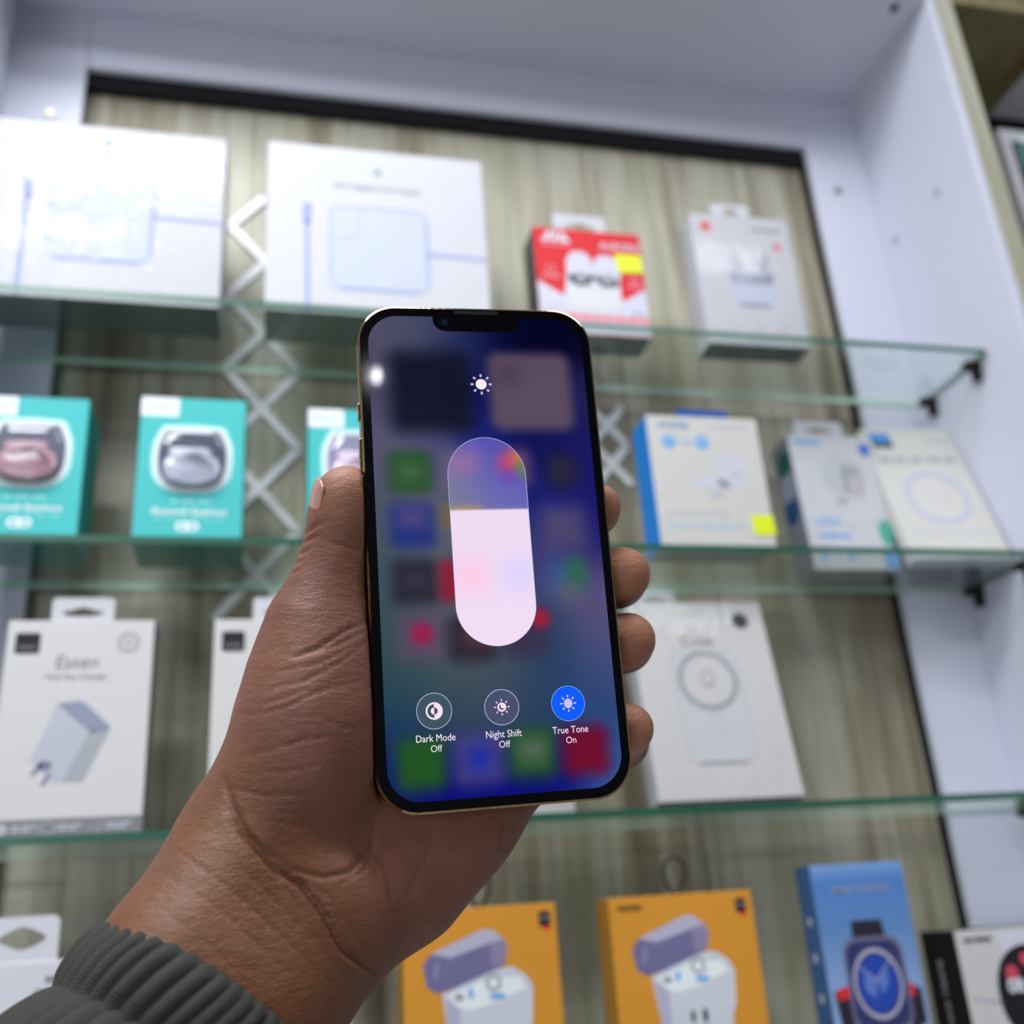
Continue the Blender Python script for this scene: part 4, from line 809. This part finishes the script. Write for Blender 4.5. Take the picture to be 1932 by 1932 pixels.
# skin tone: palm pinker, tips lighter, forearm browner
def near(p, s): return np.exp(-(np.linalg.norm(Vc - C3(*p), axis=1) / s) ** 2)
cA = np.array([126, 80, 50.]); C_ = np.tile(cA, (len(Vc), 1))
def tint(wt, c): 
    global C_; C_ = C_ * (1 - wt[:, None]) + np.array(c, float) * wt[:, None]
palmw = np.clip((px * 0.577 * 1.0 - py * 0.817 + 1010) / 160, 0, 1); tint(palmw * .75, (142, 94, 78))
tint(near((790, 1650, .285), .03) * .7, (178, 122, 106)); tint(near((610, 1330, .27), .022) * .6, (164, 112, 94))
for p in ((1160, 955, .316), (1200, 1084, .312), (1212, 1207, .308), (1210, 1377, .300)): tint(near(p, .02) * .95, (208, 146, 116))
tint(near((670, 930, .290), .016) * .8, (184, 128, 102)); tint(near((640, 1040, .290), .02) * .5, (158, 108, 84)); tint(near((570, 1110, .29), .014) * .35, (104, 70, 56))
C_ = C_ * np.array([0.87, 0.86, 0.84])
def skinmesh(name, Vw, Q, parent):
    me = bpy.data.meshes.new(name); me.from_pydata(Vw.tolist(), [], Q.tolist()); at = me.color_attributes.new('tone', 'FLOAT_COLOR', 'POINT')
    at.data.foreach_set('color', np.concatenate([s2l(C_), np.ones((len(Vw), 1))], 1).astype(np.float32).ravel())
    for p in me.polygons: p.use_smooth = True
    o = bpy.data.objects.new(name, me); COL.objects.link(o); o.parent = parent; return o
m_skin = mat('brown_skin', (150, 102, 76), 0.55, spec=0.38)
at_ = N(m_skin, 'ShaderNodeAttribute', attribute_name='tone'); n1 = noise(m_skin, texco(m_skin, (1, 1, 1)), 60, 5, .6); r1 = ramp(m_skin, n1.outputs[0], [(0.3, (222, 214, 214)), (0.7, (255, 255, 255))])
mxc = N(m_skin, 'ShaderNodeMixRGB', blend_type='MULTIPLY'); mxc.inputs[0].default_value = 0.8; LK(m_skin, at_.outputs['Color'], mxc.inputs[1]); LK(m_skin, r1.outputs[0], mxc.inputs[2]); LK(m_skin, mxc.outputs[0], bsdf(m_skin).inputs['Base Color'])
bsdf(m_skin).inputs['Subsurface Weight'].default_value = 0.12; bsdf(m_skin).inputs['Subsurface Radius'].default_value = (0.004, 0.0015, 0.0008); bsdf(m_skin).inputs['Subsurface Scale'].default_value = 1.0
# fine wrinkles: stretched noise across the hand plus a pore pattern
tc = N(m_skin, 'ShaderNodeTexCoord'); mp = N(m_skin, 'ShaderNodeMapping'); mp.inputs['Rotation'].default_value = (0, math.radians(-52), 0); mp.inputs['Scale'].default_value = (260, 260, 1500 * .45); LK(m_skin, tc.outputs['Object'], mp.inputs[0])
nA = noise(m_skin, mp.outputs[0], 1.0, 3, .55); vo = N(m_skin, 'ShaderNodeTexVoronoi'); vo.feature = 'DISTANCE_TO_EDGE'; vo.inputs['Scale'].default_value = 900; LK(m_skin, tc.outputs['Object'], vo.inputs['Vector'])
nB = noise(m_skin, texco(m_skin, (1, 1, 1)), 220, 4, .6)
a1 = N(m_skin, 'ShaderNodeMath', operation='MULTIPLY_ADD'); a1.inputs[1].default_value = 0.35; LK(m_skin, vo.outputs['Distance'], a1.inputs[0]); LK(m_skin, nA.outputs[0], a1.inputs[2])
a2 = N(m_skin, 'ShaderNodeMath', operation='MULTIPLY_ADD'); a2.inputs[1].default_value = 1.1; LK(m_skin, nB.outputs[0], a2.inputs[0]); LK(m_skin, a1.outputs[0], a2.inputs[2])
bump(m_skin, a2.outputs[0], 0.6, 0.0005)
per = root('person', 'left hand and wrist holding the phone upright, ribbed grey-olive sleeve at the cuff', 'person', tuple(R @ C3(545, 1680, .278) + np.array([0, 0, ZO])))
bpy.context.view_layer.update()
off = np.array(per.location)
hand = skinmesh('hand', Vw - off, Q, per); hand.data.materials.append(m_skin)
def cam2obj(p): return tuple(R @ p + np.array([0, 0, ZO]) - off)
# thumb nail: a curved plate on the outer side of the thumb tip
a = C3(646, 985, .2955); b = C3(655, 925, .2955); axd = (b - a) / np.linalg.norm(b - a); L = np.linalg.norm(b - a)
outd = np.array([-0.93, -0.16, 0.0]); outd -= axd * (outd @ axd); outd /= np.linalg.norm(outd); sd = np.cross(axd, outd)
bm = bmesh.new(); g = []
for i in range(13):
    s = i / 12; row = []
    hwang = 0.85 * (1 - max(0, (s - .72) / .28) ** 2 * .55) * (1 - max(0, (.2 - s) / .2) ** 2 * .4)
    for j in range(13):
        th = (j / 12 * 2 - 1) * hwang; rad = (9.65 - 0.35 * s) * .001 + .0001 - 0.0016 * max(0, s - .75) * 2 - 0.0006 * max(0, .15 - s) * 5
        p = a + axd * (L * (0.12 + 1.12 * s)) + (outd * math.cos(th) + sd * math.sin(th)) * rad; row.append(bm.verts.new(cam2obj(p)))
    g.append(row)
for i in range(12):
    for j in range(12): bm.faces.new([g[i][j], g[i][j + 1], g[i + 1][j + 1], g[i + 1][j]])
bmesh.ops.recalc_face_normals(bm, faces=bm.faces); bmesh.ops.solidify(bm, geom=list(bm.faces), thickness=-0.0004)
mk('thumb_nail', bm, mat('nail', (176, 128, 112), .25, coat=.3), per, True)

# sleeve: gathered cuff and the cloth behind the seam
m_cloth = mat('olive_grey_cloth', (78, 77, 70), 0.85)
tc = N(m_cloth, 'ShaderNodeTexCoord'); wv = N(m_cloth, 'ShaderNodeTexWave'); wv.inputs['Scale'].default_value = 620; wv.inputs['Distortion'].default_value = 1.0; wv.bands_direction = 'DIAGONAL'; LK(m_cloth, tc.outputs['Object'], wv.inputs['Vector'])
r1 = ramp(m_cloth, wv.outputs[0], [(0.0, (22, 21, 18)), (1.0, (54, 52, 44))]); LK(m_cloth, r1.outputs[0], bsdf(m_cloth).inputs['Base Color'])
n_ = noise(m_cloth, texco(m_cloth, (1, 1, 1)), 400, 3); ad = N(m_cloth, 'ShaderNodeMath', operation='ADD'); LK(m_cloth, wv.outputs[0], ad.inputs[0]); LK(m_cloth, n_.outputs[0], ad.inputs[1]); bump(m_cloth, ad.outputs[0], 0.35, 0.0004)
ca_ = C3(404, 1888, .2575); cb_ = C3(215, 2160, .234); axs = (cb_ - ca_) / np.linalg.norm(cb_ - ca_); wdir = np.array([0.817, 0, -0.577]); wdir -= axs * (wdir @ axs); wdir /= np.linalg.norm(wdir); ddir = np.cross(axs, wdir)
def sleeve(name, s0, s1, nr, ribn, amp, grow0, grow1, seed, parent, lipin=True):
    rnd = np.random.RandomState(seed); nth = 480; th = np.linspace(0, 2 * np.pi, nth, endpoint=False)
    ph_ = th * ribn / 2 + 0.9 * np.sin(3 * th + seed) + 0.5 * np.sin(7 * th + 1.3 * seed)
    prof = np.abs(np.cos(ph_)) ** 0.8; var = 0.7 + 0.3 * np.sin(5 * th + seed * 2)
    verts = []
    ext = 0 if ribn > 42 else 24
    for i in range(nr + ext):
        s = min(1.0, i / (nr - 1)); L_ = s0 + (s1 - s0) * s + max(0, i - nr + 1) * 0.007
        env = min(1, 0.38 + 2.6 * s) * (1 if s < .75 else 1 - .8 * (s - .75) / .25 * (1 if ribn > 40 else 0))
        tw = 0.16 * s
        rr_ = amp * env * (prof * var) ; g_ = grow0 + (grow1 - grow0) * s + max(0, i - nr + 1) * 0.0004
        bulge = 0.0016 * math.sin(math.pi * min(1, s * 1.1)) if ribn > 40 else 0.0035 * math.sin(math.pi * .5 * min(1, s * 4))
        edge = -0.0014 * (1 - min(1, s * 9)) ** 2 if ribn > 40 else -0.0012 * (1 - min(1, s * 14)) ** 2
        for j in range(nth):
            r_ = g_ + rr_[j] + bulge + edge; c, sn = math.cos(th[j] + tw), math.sin(th[j] + tw)
            wob = 0.0002 * math.sin(ph_[j] * 2) * (1 - s)
            verts.append(ca_ + axs * (L_ - wob) + wdir * c * (0.0305 + r_) + ddir * sn * (0.0245 + r_))
    nr += ext
    if lipin:   # fold the hem inwards
        first = verts[:nth]; cen = ca_ + axs * s0
        verts = [cen + axs * 0.010 + (p - cen) * 0.93 - axs * 0.0 for p in first] + [cen + axs * 0.0005 + (p - cen) * 0.965 for p in first] + verts; nr += 2
    vw = [cam2obj(p) for p in verts]; q = []
    for i in range(nr - 1):
        for j in range(nth):
            k = (j + 1) % nth; q.append((i * nth + j, i * nth + k, (i + 1) * nth + k, (i + 1) * nth + j))
    me = bpy.data.meshes.new(name); me.from_pydata(vw, [], q); me.materials.append(m_cloth)
    for p in me.polygons: p.use_smooth = True
    o = bpy.data.objects.new(name, me); COL.objects.link(o); o.parent = parent; bm = bmesh.new(); bm.from_mesh(me); bmesh.ops.recalc_face_normals(bm, faces=bm.faces); bm.to_mesh(me); bm.free(); return o
slv = sleeve('sleeve_cuff', 0.0, 0.0200, 30, 46, 0.0017, 0.0026, 0.0026, 2, per)
sleeve('sleeve', 0.0172, 0.075, 40, 40, 0.0022, 0.0024, 0.0080, 5, per, False)
